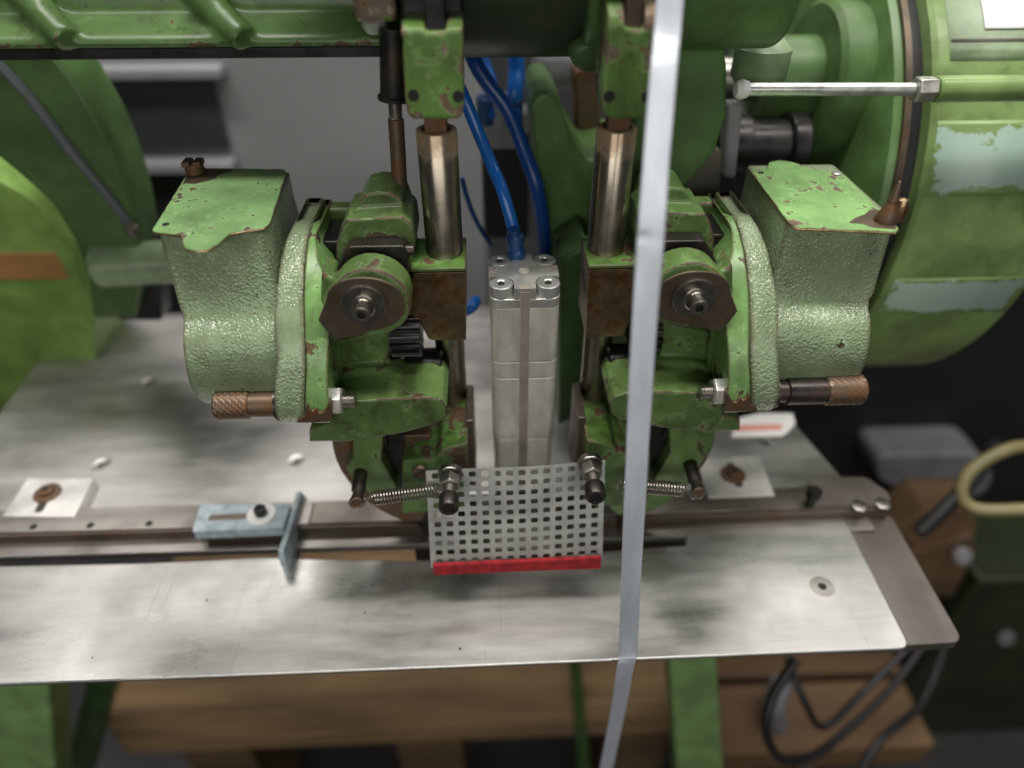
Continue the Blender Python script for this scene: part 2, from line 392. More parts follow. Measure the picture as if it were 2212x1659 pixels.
def knurl(o, d, r, h, n=56, m=22, cross=True):
    bm = B(); x, y, d = frame(d); o = Vector(o); rings = []
    for j in range(m+1):
        ring = []
        for i in range(n):
            a = 2*math.pi*i/n; s1 = math.sin(14*a+j*math.pi*.5) ; s2 = math.sin(14*a-j*math.pi*.5)
            rr = r+(.03*(s1+s2) if cross else .04*s1)
            if j in (0, m): rr = r-.07
            ring.append(o+d*(h*j/m)+(x*math.cos(a)+y*math.sin(a))*rr)
        rings.append(ring)
    return loft(bm, rings)

def thread(bm, o, d, r, h, pitch=.1, n=18):
    prof = [(0, 0)]; k = int(h/pitch)
    for i in range(k): prof += [(r, i*pitch), (r*.86, i*pitch+pitch*.5)]
    prof += [(r, h), (0, h)]
    return lathe(bm, prof, o, d, n)

def head(mir):
    MIR[0] = mir
    sgn = (lambda x: .3-x) if mir else (lambda x: x)
    base = (sgn(-12), 2, 4)
    t = thing('stitching_head', base,
              'green stitching head right of the aluminium cylinder, crossed by white strap' if mir
              else 'green stitching head with unobstructed front, left of the aluminium cylinder',
              'stitching head', 'stitching heads either side of the cylinder')
    # --- pebbled case
    prof = [(26.8, -.15, -21.15), (25, -.3, -21.2), (23.2, -.55, -21.2), (22.2, -.8, -21.15), (21.75, -1.05, -21.0), (21.45, -1.5, -20.88), (21.15, -2.15, -20.8), (20.7, -2.6, -20.78),
            (19.6, -2.9, -20.9), (18.4, -3.0, -21.05), (17.2, -2.85, -21.15), (16, -2.3, -21.2), (15, -1.5, -21.1), (14.2, -.5, -20.85), (13.6, .6, -20.3), (13.1, 2, -19.2), (12.9, 3.2, -17.6)]
    if mir: prof = [(z, y, x-(.55 if z > 22 else .4)) for z, y, x in prof]
    rings = []
    for z, y, x in prof:
        xi = -15.15 if z > 24 else -15.0
        rings.append(rpoly([(x, y, z), (xi, y, z), (xi-.45, 8.9, z), (x, 8.9, z)], [.16, .14, .4, .4], 4))
    obj('case', loft(B(), rings), M['sage'], t, bevel=.12, ang=50)
    # --- lid
    if not mir:
        pts = [PZ(u, v, 27) for u, v in [(327, 499), (390, 503)]]
        c0, c1 = PZ(390, 524, 27), PZ(486, 517, 27)
        tabp = [PZ(u, v, 27) for u, v in [(391, 507), (393, 522), (400, 535), (424, 541), (448, 538), (470, 527), (486, 512), (496, 503), (514, 499)]]
        pts = [PZ(327, 499, 27)] + tabp + [PZ(u, v, 27) for u, v in [(572, 491), (583, 480), (619, 372), (612, 365), (412, 362)]]
        pts = rpoly(pts, [.3]+[0]*9+[.4, .3, .3, .2, .2], 3)
        sc = PZ(424, 376, 27)
    else:
        uv = [(1623, 370), (1656, 364), (1662, 350), (1684, 345), (1722, 352), (1752, 366), (1806, 370), (1822, 374), (1942, 492), (1935, 500), (1722, 491), (1706, 483)]
        pts = [PZ(u, v, 27) for u, v in uv]; pts = [Vector((.3-p.x, p.y, p.z)) for p in pts][::-1]
        pts = rpoly(pts, [.5, .3, .1, .2, .2, .1, .4, .4, .4, .2, .1, .2], 3)
        sc = PZ(1912, 478, 27); sc = Vector((.3-sc.x, sc.y, sc.z))
    bm = prism(B(), pts, (0, 0, -.16)); lid = obj('lid', bm, M['lidworn' if mir else 'lid'], t, bevel=.03)
    pr = [(p.x+0, p.y, 26.99) for p in pts]; cxy = Vector((sum(p.x for p in pts)/len(pts), sum(p.y for p in pts)/len(pts), 0))
    bm = prism(B(), [Vector(((p.x-cxy.x)*1.012+cxy.x, (p.y-cxy.y)*1.012+cxy.y, 26.93)) for p in pts], (0, 0, -.1)); obj('lid_rim', bm, M['bronze'], lid, bevel=.03)
    pa = [(414, 364), (505, 366), (497, 371), (474, 378), (462, 387), (440, 393), (420, 398), (402, 396), (394, 398)] if not mir else [(1934, 496), (1938, 489), (1905, 455), (1880, 452), (1868, 463), (1848, 470), (1832, 482), (1866, 484), (1880, 491)]
    pa = [PZ(u, v, 27) for u, v in pa]
    if mir: pa = [Vector((.3-p.x, p.y, p.z)) for p in pa]
    bm = prism(B(), rpoly(pa, .2, 3), (0, 0, .008)); obj('bare_patch', bm, M['bossface'], lid)
    # screws on the lid
    bm = B()
    if mir:
        lathe(bm, [(0, 0), (.62, 0), (.64, .1), (.5, .55), (.3, 1.1), (.24, 1.25), (.3, 1.3), (.26, 1.5), (.16, 2.1), (.08, 2.4), (0, 2.45)], sc, (0, 0, 1), 20)
        obj('screw', bm, M['rusty'], lid)
        bm = B(); lathe(bm, [(0, 0), (.42, 0), (.44, .8), (.3, 1.25), (0, 1.4)], sc+Vector((-.72, .15, 0)), (0, 0, 1), 18); obj('lock_nut', bm, M['bronze'], lid)
        q = PZ(1807, 376, 27); cyl(bm := B(), (.3-q.x, q.y, 27), (0, 0, 1), .3, .12, 18, .04); obj('rivet', bm, M['chrome'], lid)
        q = PZ(1643, 373, 27.0); holepart(lid, (.3-q.x, q.y, 26.98), (0, 0, 1), .2)
    else:
        cyl(bm, sc, (0, 0, 1), .62, .75, 20, .1); box(bm, sc.x-.6, sc.x-.1, sc.y-.5, sc.y+.5, 27.6, 27.95); box(bm, sc.x+.1, sc.x+.6, sc.y-.5, sc.y+.5, 27.6, 27.95)
        obj('screw', bm, M['rusty'], lid, bevel=.04)
        q = PZ(358, 485, 27); holepart(lid, (q.x, q.y, 26.98), (0, 0, 1), .2)
    # --- flanges
    rows = [(473, 5.2, 645, 678, 700), (482, 3.4, 637, 674, 696), (500, 2.5, 627, 669, 686), (520, 1.8, 617, 664, 682), (560, .5, 606, 659, 686), (600, -.5, 600, 656, 700), (650, -1.6, 594, 655, 712), (690, -2.3, 591, 656, 713),
            (730, -3, 593, 657, 711), (765, -3.5, 597, 659, 709), (800, -3.9, 595, 660, 708), (840, -4.3, 592, 658, 708), (880, -4.6, 592, 657, 712), (902, -4.55, 597, 659, 714), (914, -4.1, 606, 661, 716)]
    obj('case_flange', ribbon(B(), [(v, y, a, b-.6) for v, y, a, b, c in rows], 7.5), M['sage'], t, bevel=.2, seg=3, ang=50)
    obj('body_flange', ribbon(B(), [(v, y+.06, b+1.2, c) for v, y, a, b, c in rows], 7.3), M['flange'], t, bevel=.16, seg=3, ang=50)
    bm = B(); trace(bm, [(662, 872), (668, 884), (676, 889), (683, 881), (690, 893), (699, 890), (706, 879), (712, 868), (716, 880), (717, 912), (662, 914), (640, 914), (648, 903), (658, 898)], -4.68, .6)
    obj('bare_ear', bm, M['rusty'], t, bevel=.06)
    # --- cast body, boss and arm grown into one casting
    face = [(710, 624), (736, 605), (788, 600), (828, 607), (858, 624), (875, 652), (873, 676), (861, 694), (837, 708), (795, 718), (726, 735), (705, 718), (687, 692), (703, 652)]
    sp = spline([Vector((u, v, 0)) for u, v in [(687, 692), (703, 652), (710, 628), (740, 606), (788, 600), (828, 607), (858, 624), (875, 652), (873, 676), (861, 694), (837, 708), (795, 718), (726, 735)]], 5)
    face = [(p.x, p.y) for p in sp]+[(706, 716)]
    bm = B()
    trace(bm, face, -2.9, 2.0)
    trace(bm, [(694, 588), (716, 600), (745, 640), (730, 735), (712, 745), (690, 700)], -1.6, 2.2)
    c = P(806, 655, -2.9); lathe(bm, [(0, 0), (2.25, 0), (2.25, 2.0), (0, 2.0)], (c.x-.1, -2.9, c.z), (0, 1, 0), 40)
    box(bm, -13.2, -8.6, 2.2, 7, 12.5, 20.6)
    box(bm, -12.9, -8.8, 6, 7.2, 20, 25.4)
    box(bm, -10.4, -8.0, 1.6, 7, 20, 25)
    trace(bm, [(772, 466), (774, 440), (788, 420), (815, 414), (845, 417), (868, 432), (880, 462), (882, 490), (770, 490)], 2.4, 3.4)
    trace(bm, [(726, 530), (735, 495), (748, 474), (868, 468), (890, 484), (897, 530), (888, 580), (726, 590)], .9, 4)
    trace(bm, [(712, 742), (850, 705), (852, 745), (838, 765), (842, 800), (850, 840), (712, 840)], .6, 4)
    trace(bm, [(712, 900), (722, 876), (752, 868), (850, 861), (930, 859), (956, 866), (966, 882), (962, 904), (940, 918), (860, 938), (738, 957), (716, 930)], -3.4, 4.4)
    trace(bm, [(668, 928), (720, 915), (740, 955), (668, 955)], -2.2, 3)
    obj('cast_body', bm, M['green_cast'], t, remesh=.11, smooth=5)
    # worn machined face of the boss, washer, bolt
    bm = B(); trace(bm, face, -2.98, .2); bf = obj('boss_face', bm, M['bossface'], t, bevel=.05)
    wc = P(787, 655, -3); bm = B()
    lathe(bm, [(0, 0), (1.22, 0), (1.3, -.06), (1.3, -.26), (1.24, -.32), (.5, -.34), (0, -.34)], (wc.x, -2.98, wc.z), (0, 1, 0), 40); obj('washer', bm, M['oilsteel'], t)
    bm = B(); lathe(bm, [(.68, 0), (.72, -.08), (.6, -.14), (.52, -.3), (.5, -.95), (.44, -1.02), (.26, -1.02), (.24, -.7), (0, -.7)], (wc.x, -3.3, wc.z), (0, 1, 0), 28, cap=False)
    bolt = obj('bolt', bm, M['oilsteel'], t)
    holepart(bolt, (wc.x, -4.05, wc.z), (0, -1, 0), .23, 'socket')
    for (u, v, y, nrm) in ((793, 576, -1.6, (0, -.35, 1)), (821, 428, 3.2, (0, -.5, 1))):
        q = P(u, v, y); holepart(t, q, nrm, .26)
    # --- steel slide in the pocket
    bm = B(); prism(bm, rpoly([P(u, v, -.45) for u, v in [(724, 640), (728, 575), (752, 533), (874, 531), (882, 548), (885, 660)]], .3, 3), (0, 1.15, 0)); obj('slide_block', bm, M['darksteel'], t, bevel=.12)
    bm = B(); cyl(bm, P(874, 540, -.1), (1, 0, 0), .34, .6, 20); obj('slide_pin', bm, M['darksteel'], t)
    bm = B(); box(bm, -13.1, -10.3, 2.6, 5.8, 19.5, 24.7); obj('pocket_shade_slab', bm, M['black'], t, bevel=.1)  # black slab stands in for the shade deep inside the pocket
    # --- pinion and dark roller
    gc = P(880, 722, .4); bm = B(); ring = []
    n = 14
    for k in range(n):
        for da, rr in ((-.22, 1.15), (-.12, 1.5), (.12, 1.5), (.22, 1.15)):
            a = 2*math.pi*(k+da)/n; ring.append(Vector((gc.x-1.05, gc.y+math.cos(a)*rr, gc.z+math.sin(a)*rr)))
    prism(bm, ring, (2.0, 0, 0)); obj('pinion', bm, M['black'], t, bevel=.03)
    rc = P(905, 790, 1.2); bm = B(); cyl(bm, (rc.x-.9, rc.y, rc.z-.3), (1, 0, 0), 1.5, 2.6, 32, .15); obj('roller', bm, M['black'], t)
    # --- knurled pin, nut
    pc = P(525, 878, -3.3)
    L = 21.15 if mir else 19.5
    rr = .90 if not mir else 1.0
    bm = B(); cyl(bm, (-16.7 if mir else -15.2, -3.1, pc.z), (-1, 0, 0), rr*.92, L-(16.7 if mir else 15.2)-1.9, 32, .05); obj('pin_shank', bm, M['rusty'] if not mir else M['darksteel'], t)
    obj('knurled_grip', knurl((-(L-1.9), -3.1, pc.z), (-1, 0, 0), rr, 2.2+(.3 if mir else 0), cross=not mir), M['rusty'], t)
    bm = B(); lathe(bm, [(0, 0), (1.05, 0), (1.1, .05), (1.1, .2), (0, .2)], (-15.75, -3.1, pc.z), (-1, 0, 0), 32); obj('pin_washer', bm, M['darksteel'], t)
    if mir:
        bm = B(); cyl(bm, (-14.5, -3.1, pc.z), (-1, 0, 0), .75, 3.2, 28); obj('pin_neck', bm, M['darksteel'], t)
    nc = P(722, 866, -3.6)
    bm = B(); hexpr(bm, (nc.x-.25, nc.y, nc.z), (1, 0, 0), .92, .85, ph=.3); nut = obj('hex_nut', bm, M['zinc'], t, bevel=.03)
    bm = B(); thread(bm, (nc.x+.5, nc.y, nc.z), (1, 0, 0), .48, .85, .11); obj('stud', bm, M['steel'], nut)
    # --- plunger post and guide block
    px, py = -4.98, 2.3
    bm = B(); lathe(bm, [(0, 0), (1.17, 0), (1.17, 12.4), (1.12, 12.48), (.85, 12.5), (.85, 11.9), (0, 11.9)], (px, py, 19.2), (0, 0, 1), 48); post = obj('plunger_post', bm, M['posttop'], t)
    bm = B(); cyl(bm, (px-.1, py, 7.6), (0, 0, 1), 1.02, 12, 40); obj('lower_post', bm, M['post'], t)
    bm = B(); prism(bm, rpoly([P(u, v, .2) for u, v in [(892, 590), (1005, 588), (1007, 735), (926, 735), (918, 716), (902, 690), (884, 676), (886, 640)]], [.15, .1, .1, .3, .3, .3, .2, .2], 3), (0, 4.2, 0)); obj('guide_block', bm, M['bronze'], t, bevel=.08)
    a, b = P(886, 587, .15), P(1006, 586, .15)
    bm = B(); box(bm, a.x, b.x, .12, 4.3, a.z-.05, a.z+.22); obj('guide_cap', bm, M['green_dirty'], t, bevel=.08)
    bm = B(); box(bm, -8.0, -6.9, 1.2, 5, 18.5, 26); obj('slide_column', bm, M['green_dirty'], t, bevel=.25)
    # --- foot
    bm = B(); prism(bm, [P(u, v, -3) for u, v in [(869, 996), (941, 988), (952, 972), (1010, 958), (1013, 1100), (868, 1110)]], (0, 6, 0)); foot = obj('foot_block', bm, M['green_dirty'], t, bevel=.12)
    sc = P(907, 1017, -3); bm = B(); lathe(bm, [(0, 0), (.55, 0), (.58, .05), (.5, .22), (0, .22)], (sc.x, -3, sc.z), (0, -1, 0), 24); obj('slotted_screw', bm, M['rusty'], foot)
    bm = B(); box(bm, -.48, .48, -3.26, -3.2, -.06, .06)
    bmesh.ops.rotate(bm, verts=bm.verts, cent=(0, 0, 0), matrix=Matrix.Rotation(-.6, 3, 'Y')); bmesh.ops.translate(bm, verts=bm.verts, vec=(sc.x, 0, sc.z)); obj('screw_slot', bm, M['hole'], foot)
    bm = B(); a = P(1014, 862, -1.2); box(bm, -4.05, -3.55, -1.4, 2.6, 6.2, 12.9); obj('cover_plate', bm, M['railfront'], t, bevel=.05)
    bm = B(); prism(bm, [P(u, v, -1.2) for u, v in [(716, 945), (719, 970), (726, 995), (738, 1020), (762, 1054), (790, 1082), (818, 1101), (848, 1117), (876, 1128), (912, 1126), (930, 1090), (930, 940)]], (0, 3, 0)); obj('cam_disc', bm, M['green_dirty' if mir else 'rusty'], t, bevel=.1)
    bm = B(); trace(bm, [(762, 950), (828, 940), (824, 996), (838, 1020), (858, 1054), (848, 1070), (804, 1072), (760, 1034), (746, 1010), (762, 992)], -2.6, 2.4); obj('latch_plate', bm, M['green'], t, bevel=.12, seg=3)
    bm = B(); trace(bm, [(818, 940), (872, 936), (868, 1058), (850, 1050)], -1.6, 2); obj('latch_recess', bm, M['black'], t)
    bm = B(); box(bm, -11, -9.6, -1.9, 1, 11, 12.6); obj('latch_block', bm, M['darksteel'], t, bevel=.1)
    bm = B(); trace(bm, [(880, 1090), (925, 1080), (925, 1165), (890, 1120)], -.6, 4); obj('clincher', bm, M['darksteel'], t, bevel=.1)
    if mir:
        bm = B(); trace(bm, [(925, 1070), (960, 1075), (952, 1110), (930, 1128), (890, 1110), (885, 1090)], -2.4, 2); obj('toe', bm, M['green'], t, bevel=.15)
    # --- spring and its pins
    e0 = P(778, 1028, -2.9); e1 = P(771, 1084, -5.6)
    bm = B(); d = e1-e0; lathe(bm, [(0, -.5), (.5, -.5), (.48, d.length*.55), (.36, d.length*.62), (.36, d.length*.8), (.42, d.length*.82), (.42, d.length), (.36, d.length+.04), (0, d.length+.04)], e0, d, 24)
    pin = obj('spring_pin', bm, M['darksteel'], t)
    bm = B(); lathe(bm, [(0, 0), (.41, 0), (.41, .1), (.36, .14), (0, .14)], e1, d, 24); pe = obj('pin_head', bm, M['rusty'], pin)
    q = P(805, 1077, -5.2); q2 = P(940, 1058, -5.0); ax = (q2-q); x, y, ax_ = frame(ax)
    pts = []
    tp = P(771, 1086, -5.2)
    pts += [tp+Vector((.52*math.cos(a), .1*math.sin(a), .52*math.sin(a))) for a in [k*.4 for k in range(-4, 12)]][::-1]
    N = 21
    for i in range(N*14+1):
        a = 2*math.pi*i/14; pts.append(q+ax*(i/(N*14))+(x*math.cos(a)+y*math.sin(a))*.47)
    pts += [q2+ax_*.25, q2+ax_*.6+Vector((0, 0, -.3))]
    bm = tube(B(), pts, .062, 6); obj('tension_spring', bm, M['oilsteel'], t)
    MIR[0] = False
    return t
head(False)
head(True)
# ------------------------------------------------------------------ drive links with their tongues
def link(right):
    if not right:
        t = thing('drive_link', (-5, 2, 33), 'worn green drive link above the left plunger post, beside the thin brown rod', 'drive link', 'drive links above the plungers')
        outl = [(871, 70), (870, 120), (873, 170), (877, 240), (888, 258), (990, 259), (1001, 246), (1001, 180), (1000, 70)]; y0 = .7; slot = (916, 963)
    else:
        t = thing('drive_link', (5.3, 2, 33), 'worn green drive link above the right plunger post, edge covered by the white strap', 'drive link', 'drive links above the plungers')
        outl = [(1312, 58), (1310, 110), (1304, 170), (1300, 215), (1303, 246), (1318, 257), (1375, 258), (1412, 247), (1424, 220), (1436, 115), (1437, 70)]; y0 = .5; slot = (1350, 1392)
    front = rpoly([P(u, v, y0) for u, v in outl], .35, 3)
    zt = max(p.z for p in front)
    bm = B(); prism(bm, front, (0, 3.4, 0)); 
    a, b = P(slot[0], 60, y0).x, P(slot[1], 60, y0).x
    l, r = min(p.x for p in front if p.z > zt-1), max(p.x for p in front if p.z > zt-1)
    kk = 1.7 if right else .7
    for x0, x1 in ((l, a), (b, r)):
        pr = [(x0, y0, zt-.2), (x0, y0, zt+.1), (x0, y0+.2, zt+.3*kk), (x0, y0+.8, zt+.55*kk), (x0, y0+3.4, zt+.6*kk), (x0, y0+3.4, zt-.2)]
        prism(bm, pr, (x1-x0, 0, 0))
    obj('link_body', bm, M['green_worn'], t, remesh=.09, smooth=5)
    for u, v in ([(893, 206), (990, 208)] if not right else [(1316, 208), (1398, 209)]):
        q = P(u, v, y0-.02); bm = B(); lathe(bm, [(0, 0), (.3, 0), (.3, .06), (0, .06)], q, (0, -1, 0), 18); obj('hole', bm, M['hole'], t)
    bm = B(); box(bm, a+.06, b-.06, y0+.5, y0+2.6, zt-.3, 42.4); obj('link_bar', bm, M['bossface'] if right else M['black'], t, bevel=.06)
    x = -4.98 if not right else 5.28
    bm = B(); box(bm, x-.62, x+.62, 1.7, 2.9, 30.8, 33.2); obj('tongue', bm, M['rusty'], t, bevel=.05)
link(False); link(True)

# ------------------------------------------------------------------ adjusting rod, left
t = thing('adjusting_rod', P(852, 420, 5), 'thin dark brown threaded rod left of the left plunger post', 'rod')
a, b = P(850, 60, 5), P(853, 215, 5)
bm = B(); lathe(bm, [(0, 0), (1.0, 0), (1.0, .2), (.85, .3), (.8, (a-b).length), (0, (a-b).length)], b, a-b, 28); obj('sleeve', bm, M['darksteel'], t)
c = P(855, 255, 5); bm = B(); thread(bm, c, b-c, .42, (b-c).length, .13); obj('thread', bm, M['steel'], t)
e = P(866, 440, 4.6); bm = B(); cyl(bm, e, c-e, .48, (c-e).length, 24); obj('shaft', bm, M['rusty'], t)
bm = B(); tube(bm, spline([P(858, 412, 5), P(838, 408, 5), P(824, 402, 5), P(822, 412, 5)]), .22, 8); obj('wire_clip', bm, M['black'], t)

# ------------------------------------------------------------------ pneumatic cylinder
t = thing('pneumatic_cylinder', (0.02, 2.2, 5), 'square aluminium pneumatic cylinder standing between the two green heads', 'cylinder')
def rsq(x0, x1, y0, y1, z, r=.75): return rpoly([(x0, y0, z), (x1, y0, z), (x1, y1, z), (x0, y1, z)], r, 6)
X0, X1 = -2.22, 2.3
seg = [(21.08, 16.84), (16.79, 15.45), (15.40, 9.72), (9.67, 3.0)]
for i, (za, zb) in enumerate(seg):
    k = .0 if i < 3 else .05
    bm = loft(B(), [rsq(X0+k, X1-k, .02, 4.5, zb), rsq(X0+k, X1-k, .02, 4.5, za)]); obj('barrel', bm, M['alu'], t, bevel=.05)
bm = loft(B(), [rsq(X0-.02, X1+.02, 0, 4.52, 21.12), rsq(X0-.02, X1+.02, 0, 4.52, 21.75)]); obj('cap_base', bm, M['alucap'], t, bevel=.04)
# cap with corner pockets
xm = (X0+X1)/2
def capring(z):
    pts = []; rp = .84
    for sx, sy, a0, a1 in ((-1, -1, 90, 0), (1, -1, 180, 90), (1, 1, 270, 180), (-1, 1, 360, 270)):
        ex = X0 if sx < 0 else X1; ey = 0 if sy < 0 else 4.52
        cx, cy = ex-sx*.74, ey-sy*.74
        arc = [(cx+rp*math.cos(R(a0+(a1-a0)*k/8)), cy+rp*math.sin(R(a0+(a1-a0)*k/8))) for k in range(9)]
        A, Z = arc[0], arc[-1]
        if (sx, sy) in ((-1, -1), (1, 1)): f, l = (ex, A[1]), (Z[0], ey)
        else: f, l = (A[0], ey), (ex, Z[1])
        pts += [f]+arc+[l]
    return [Vector((x, y, z)) for x, y in pts]
bm = loft(B(), [capring(21.75), capring(22.55)]); cap = obj('cap', bm, M['alucap'], t)
for sx, sy in ((-1, -1), (1, -1), (1, 1), (-1, 1)):
    cx, cy = (X0 if sx < 0 else X1)-sx*.76, (0 if sy < 0 else 4.52)-sy*.76
    bm = B(); lathe(bm, [(0, 0), (.76, 0), (.76, .74), (.71, .79), (.4, .79), (.37, .77), (.33, .73), (0, .72)], (cx, cy, 21.75), (0, 0, 1), 32); sc = obj('cap_screw', bm, M['chrome'], t)
    bm = B(); hexpr(bm, (cx, cy, 22.44), (0, 0, 1), .29, .05); obj('socket', bm, M['oilsteel'], sc)
bm = B(); lathe(bm, [(.34, .0), (.34, .03), (.26, .035), (.22, .012), (0, .012)], (xm+.02, 2.3, 22.545), (0, 0, 1), 24); obj('centre_dimple', bm, M['alu'], t)
bm = B(); box(bm, X1-.45, X1-.05, 2.0, 2.6, 22.53, 22.562); obj('side_notch', bm, M['slot'], t)
bm = B(); box(bm, X0+.05, X0+.45, 2.0, 2.6, 22.53, 22.562); obj('side_notch', bm, M['slot'], t)
bm = B(); box(bm, xm-.31, xm+.31, -.02, .3, 3, 22.3); box(bm, xm-.4, xm+.4, -.008, .5, 22.2, 22.565); obj('slot_strip', bm, M['slot'], t, bevel=.03)
bm = B(); lathe(bm, [(0, 0), (.62, 0), (.62, .9), (.5, 1.0), (.52, 1.5), (.62, 1.55), (.62, 2.0), (.45, 2.1), (.45, 2.5), (0, 2.5)], P(1118, 552, 4.2)+Vector((0, .1, -.6)), (-.1, 0, 1), 20); obj('hose_fitting', bm, M['fitting'], t)

# ------------------------------------------------------------------ hoses
def hose(name, pts, r, mat, label):
    bm = tube(B(), spline(pts, 10), r, 14); return tag(obj(name, bm, mat), label, 'hose')
hose('air_hose', [P(985, 175, 9), P(1004, 215, 8.5), P(1035, 290, 8), P(1066, 365, 7), P(1085, 410, 6), P(1100, 460, 5.4), P(1110, 500, 5.1), P(1113, 525, 5.1)], .42, M['hose'], 'bright blue air hose running down into the top of the aluminium cylinder')
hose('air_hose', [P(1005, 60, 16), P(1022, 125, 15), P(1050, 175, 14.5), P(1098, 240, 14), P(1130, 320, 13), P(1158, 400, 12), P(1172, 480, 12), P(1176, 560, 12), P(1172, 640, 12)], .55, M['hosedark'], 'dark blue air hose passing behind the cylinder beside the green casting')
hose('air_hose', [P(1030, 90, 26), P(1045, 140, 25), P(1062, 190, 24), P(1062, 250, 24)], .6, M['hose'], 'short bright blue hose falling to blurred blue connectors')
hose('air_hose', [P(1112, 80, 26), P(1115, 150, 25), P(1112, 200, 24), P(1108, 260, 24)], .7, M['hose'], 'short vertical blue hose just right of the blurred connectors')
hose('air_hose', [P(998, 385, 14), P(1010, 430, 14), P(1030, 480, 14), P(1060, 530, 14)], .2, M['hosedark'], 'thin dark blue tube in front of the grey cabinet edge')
hose('air_hose', [P(1002, 672, 7), P(1018, 664, 7), P(1028, 650, 8)], .45, M['hose'], 'stub of blue hose low between left post and cylinder')
t = thing('hose_manifold', P(1070, 300, 25), 'blurred valve manifold with blue connectors behind the hoses', 'manifold')
a, b = P(1040, 275, 25), P(1140, 240, 25); bm = B(); box(bm, a.x, b.x, 25, 28, a.z-2, a.z+1.2); obj('manifold_body', bm, M['cab'], t, bevel=.2)
for u in (1052, 1080, 1108): bm = B(); cyl(bm, P(u, 262, 24.6), (0, -.3, 1), .9, 2.4, 18, .1); obj('connector', bm, M['fitting'] if u != 1080 else M['cabpale'], t)
a, b = P(1045, 520, 27), P(1145, 285, 27); bm = B(); box(bm, a.x, b.x, 27, 33, a.z, b.z); obj('valve_block', bm, M['blackm'], t, bevel=.3)

# ------------------------------------------------------------------ perforated guard
t = thing('perforated_guard', (0, -5.5, 3), 'grey perforated metal guard with red felt along its lower edge', 'guard')
TL, TR, BR, BL = P(919, 1018, -4.35), P(1308, 997, -4.35), P(1301, 1204, -6.6), P(931, 1226, -6.6)
nrm = ((TR-TL).cross(BL-TL)).normalized()
def gp(s, q):
    p = TL*(1-s)*(1-q)+TR*s*(1-q)+BR*s*q+BL*(1-s)*q
    wob = .16*math.sin(s*6.3+1.2)*(1-q)-.1*math.sin(s*3)*q
    return p+nrm*wob+Vector((0, 0, -.10*math.exp(-((s-.0)/.22)**2)*(1-q)))
def hx(i): return .052+.9235*i/13 if False else .020+.0712*i
bm = B(); NX, NY = 14, 10
cache = {}
def vtx(s, q):
    k = (round(s, 5), round(q, 5))
    if k not in cache: cache[k] = bm.verts.new(gp(s, q))
    return cache[k]
sx = [.006]+[.052+.0690*(i+.5) for i in range(NX-1)]+[.994]
sx[0] = 0; sx[-1] = 1
sy = [0]+[.0545+.0985*(j+.5) for j in range(NY-1)]+[1.0]
for i in range(NX):
    for j in range(NY):
        cx, cy = .052+.0690*i, .0545+.0985*j
        hw, hh = .0200, .0275; c = .006; d = .011
        x0, x1, y0, y1 = sx[i], sx[i+1], sy[j], sy[j+1]
        O = [vtx(x0, y0), vtx(x1, y0), vtx(x1, y1), vtx(x0, y1)]
        I = [vtx(cx-hw+c, cy-hh), vtx(cx+hw-c, cy-hh), vtx(cx+hw, cy-hh+d), vtx(cx+hw, cy+hh-d), vtx(cx+hw-c, cy+hh), vtx(cx-hw+c, cy+hh), vtx(cx-hw, cy+hh-d), vtx(cx-hw, cy-hh+d)]
        bm.faces.new([O[0], O[1], I[1], I[0]]); bm.faces.new([O[1], I[2], I[1]]); bm.faces.new([O[1], O[2], I[3], I[2]]); bm.faces.new([O[2], I[4], I[3]])
        bm.faces.new([O[2], O[3], I[5], I[4]]); bm.faces.new([O[3], I[6], I[5]]); bm.faces.new([O[3], O[0], I[7], I[6]]); bm.faces.new([O[0], I[0], I[7]])
gs = obj('perforated_sheet', bm, M['guard'], t, solid=.05, ang=25)
for p in gs.data.polygons: p.use_smooth = False
fr = [P(934, 1222, -6.95), P(1300, 1205, -6.95), P(1298, 1230, -7.05), P(1120, 1236, -7.08), P(937, 1244, -7.05)]
bm = prism(B(), fr, (0, .3, 0)); obj('felt_strip', bm, M['red'], t, bevel=.1)
for u, v, lab in ((969, 1101, 0), (1288, 1077, 1)):
    q = P(u, v, -7.7); q = Vector((q.x, -7.7, q.z))
    bm = B(); cyl(bm, (q.x, -4.3, q.z), (0, -1, 0), .85, .5, 24); hexpr(bm, (q.x, -4.82, q.z), (0, -1, 0), .74, .95, ph=.5); obj('hex_nut', bm, M['steel'], t, bevel=.03)
    bm = B(); thread(bm, (q.x, -4.2, q.z), (0, -1, 0), .42, 2.3, .17); obj('bolt_shank', bm, M['oilsteel'], t)
    bm = B(); lathe(bm, [(0, 0), (.6, 0), (.66, .06), (.66, 1.0), (.58, 1.12), (.38, 1.12), (.36, .6), (0, .6)], (q.x, -6.55, q.z), (0, -1, 0), 32); hd = obj('bolt_head', bm, M['darksteel'], t)
    bm = B(); hexpr(bm, (q.x, -7.58, q.z), (0, -1, 0), .37, .06); obj('socket', bm, M['hole'], hd)

t = thing('anvil_block', (.1, -1.5, 0), 'dark steel anvil block seen through the holes of the perforated guard', 'anvil')
obj('block', box(B(), -5.4, 5.6, -2.7, -.3, -.2, 4.2), M['darksteel'], t, bevel=.15)
obj('die_plate', box(B(), -2.2, 2.4, -2.9, -2.72, .4, 3.2), M['steel'], t, bevel=.05)
for x in (-3.6, 3.8): obj('screw', lathe(B(), [(0, 0), (.5, 0), (.5, .2), (.25, .22), (.25, .1), (0, .1)], (x, -2.7, 2.2), (0, -1, 0), 20), M['oilsteel'], t)
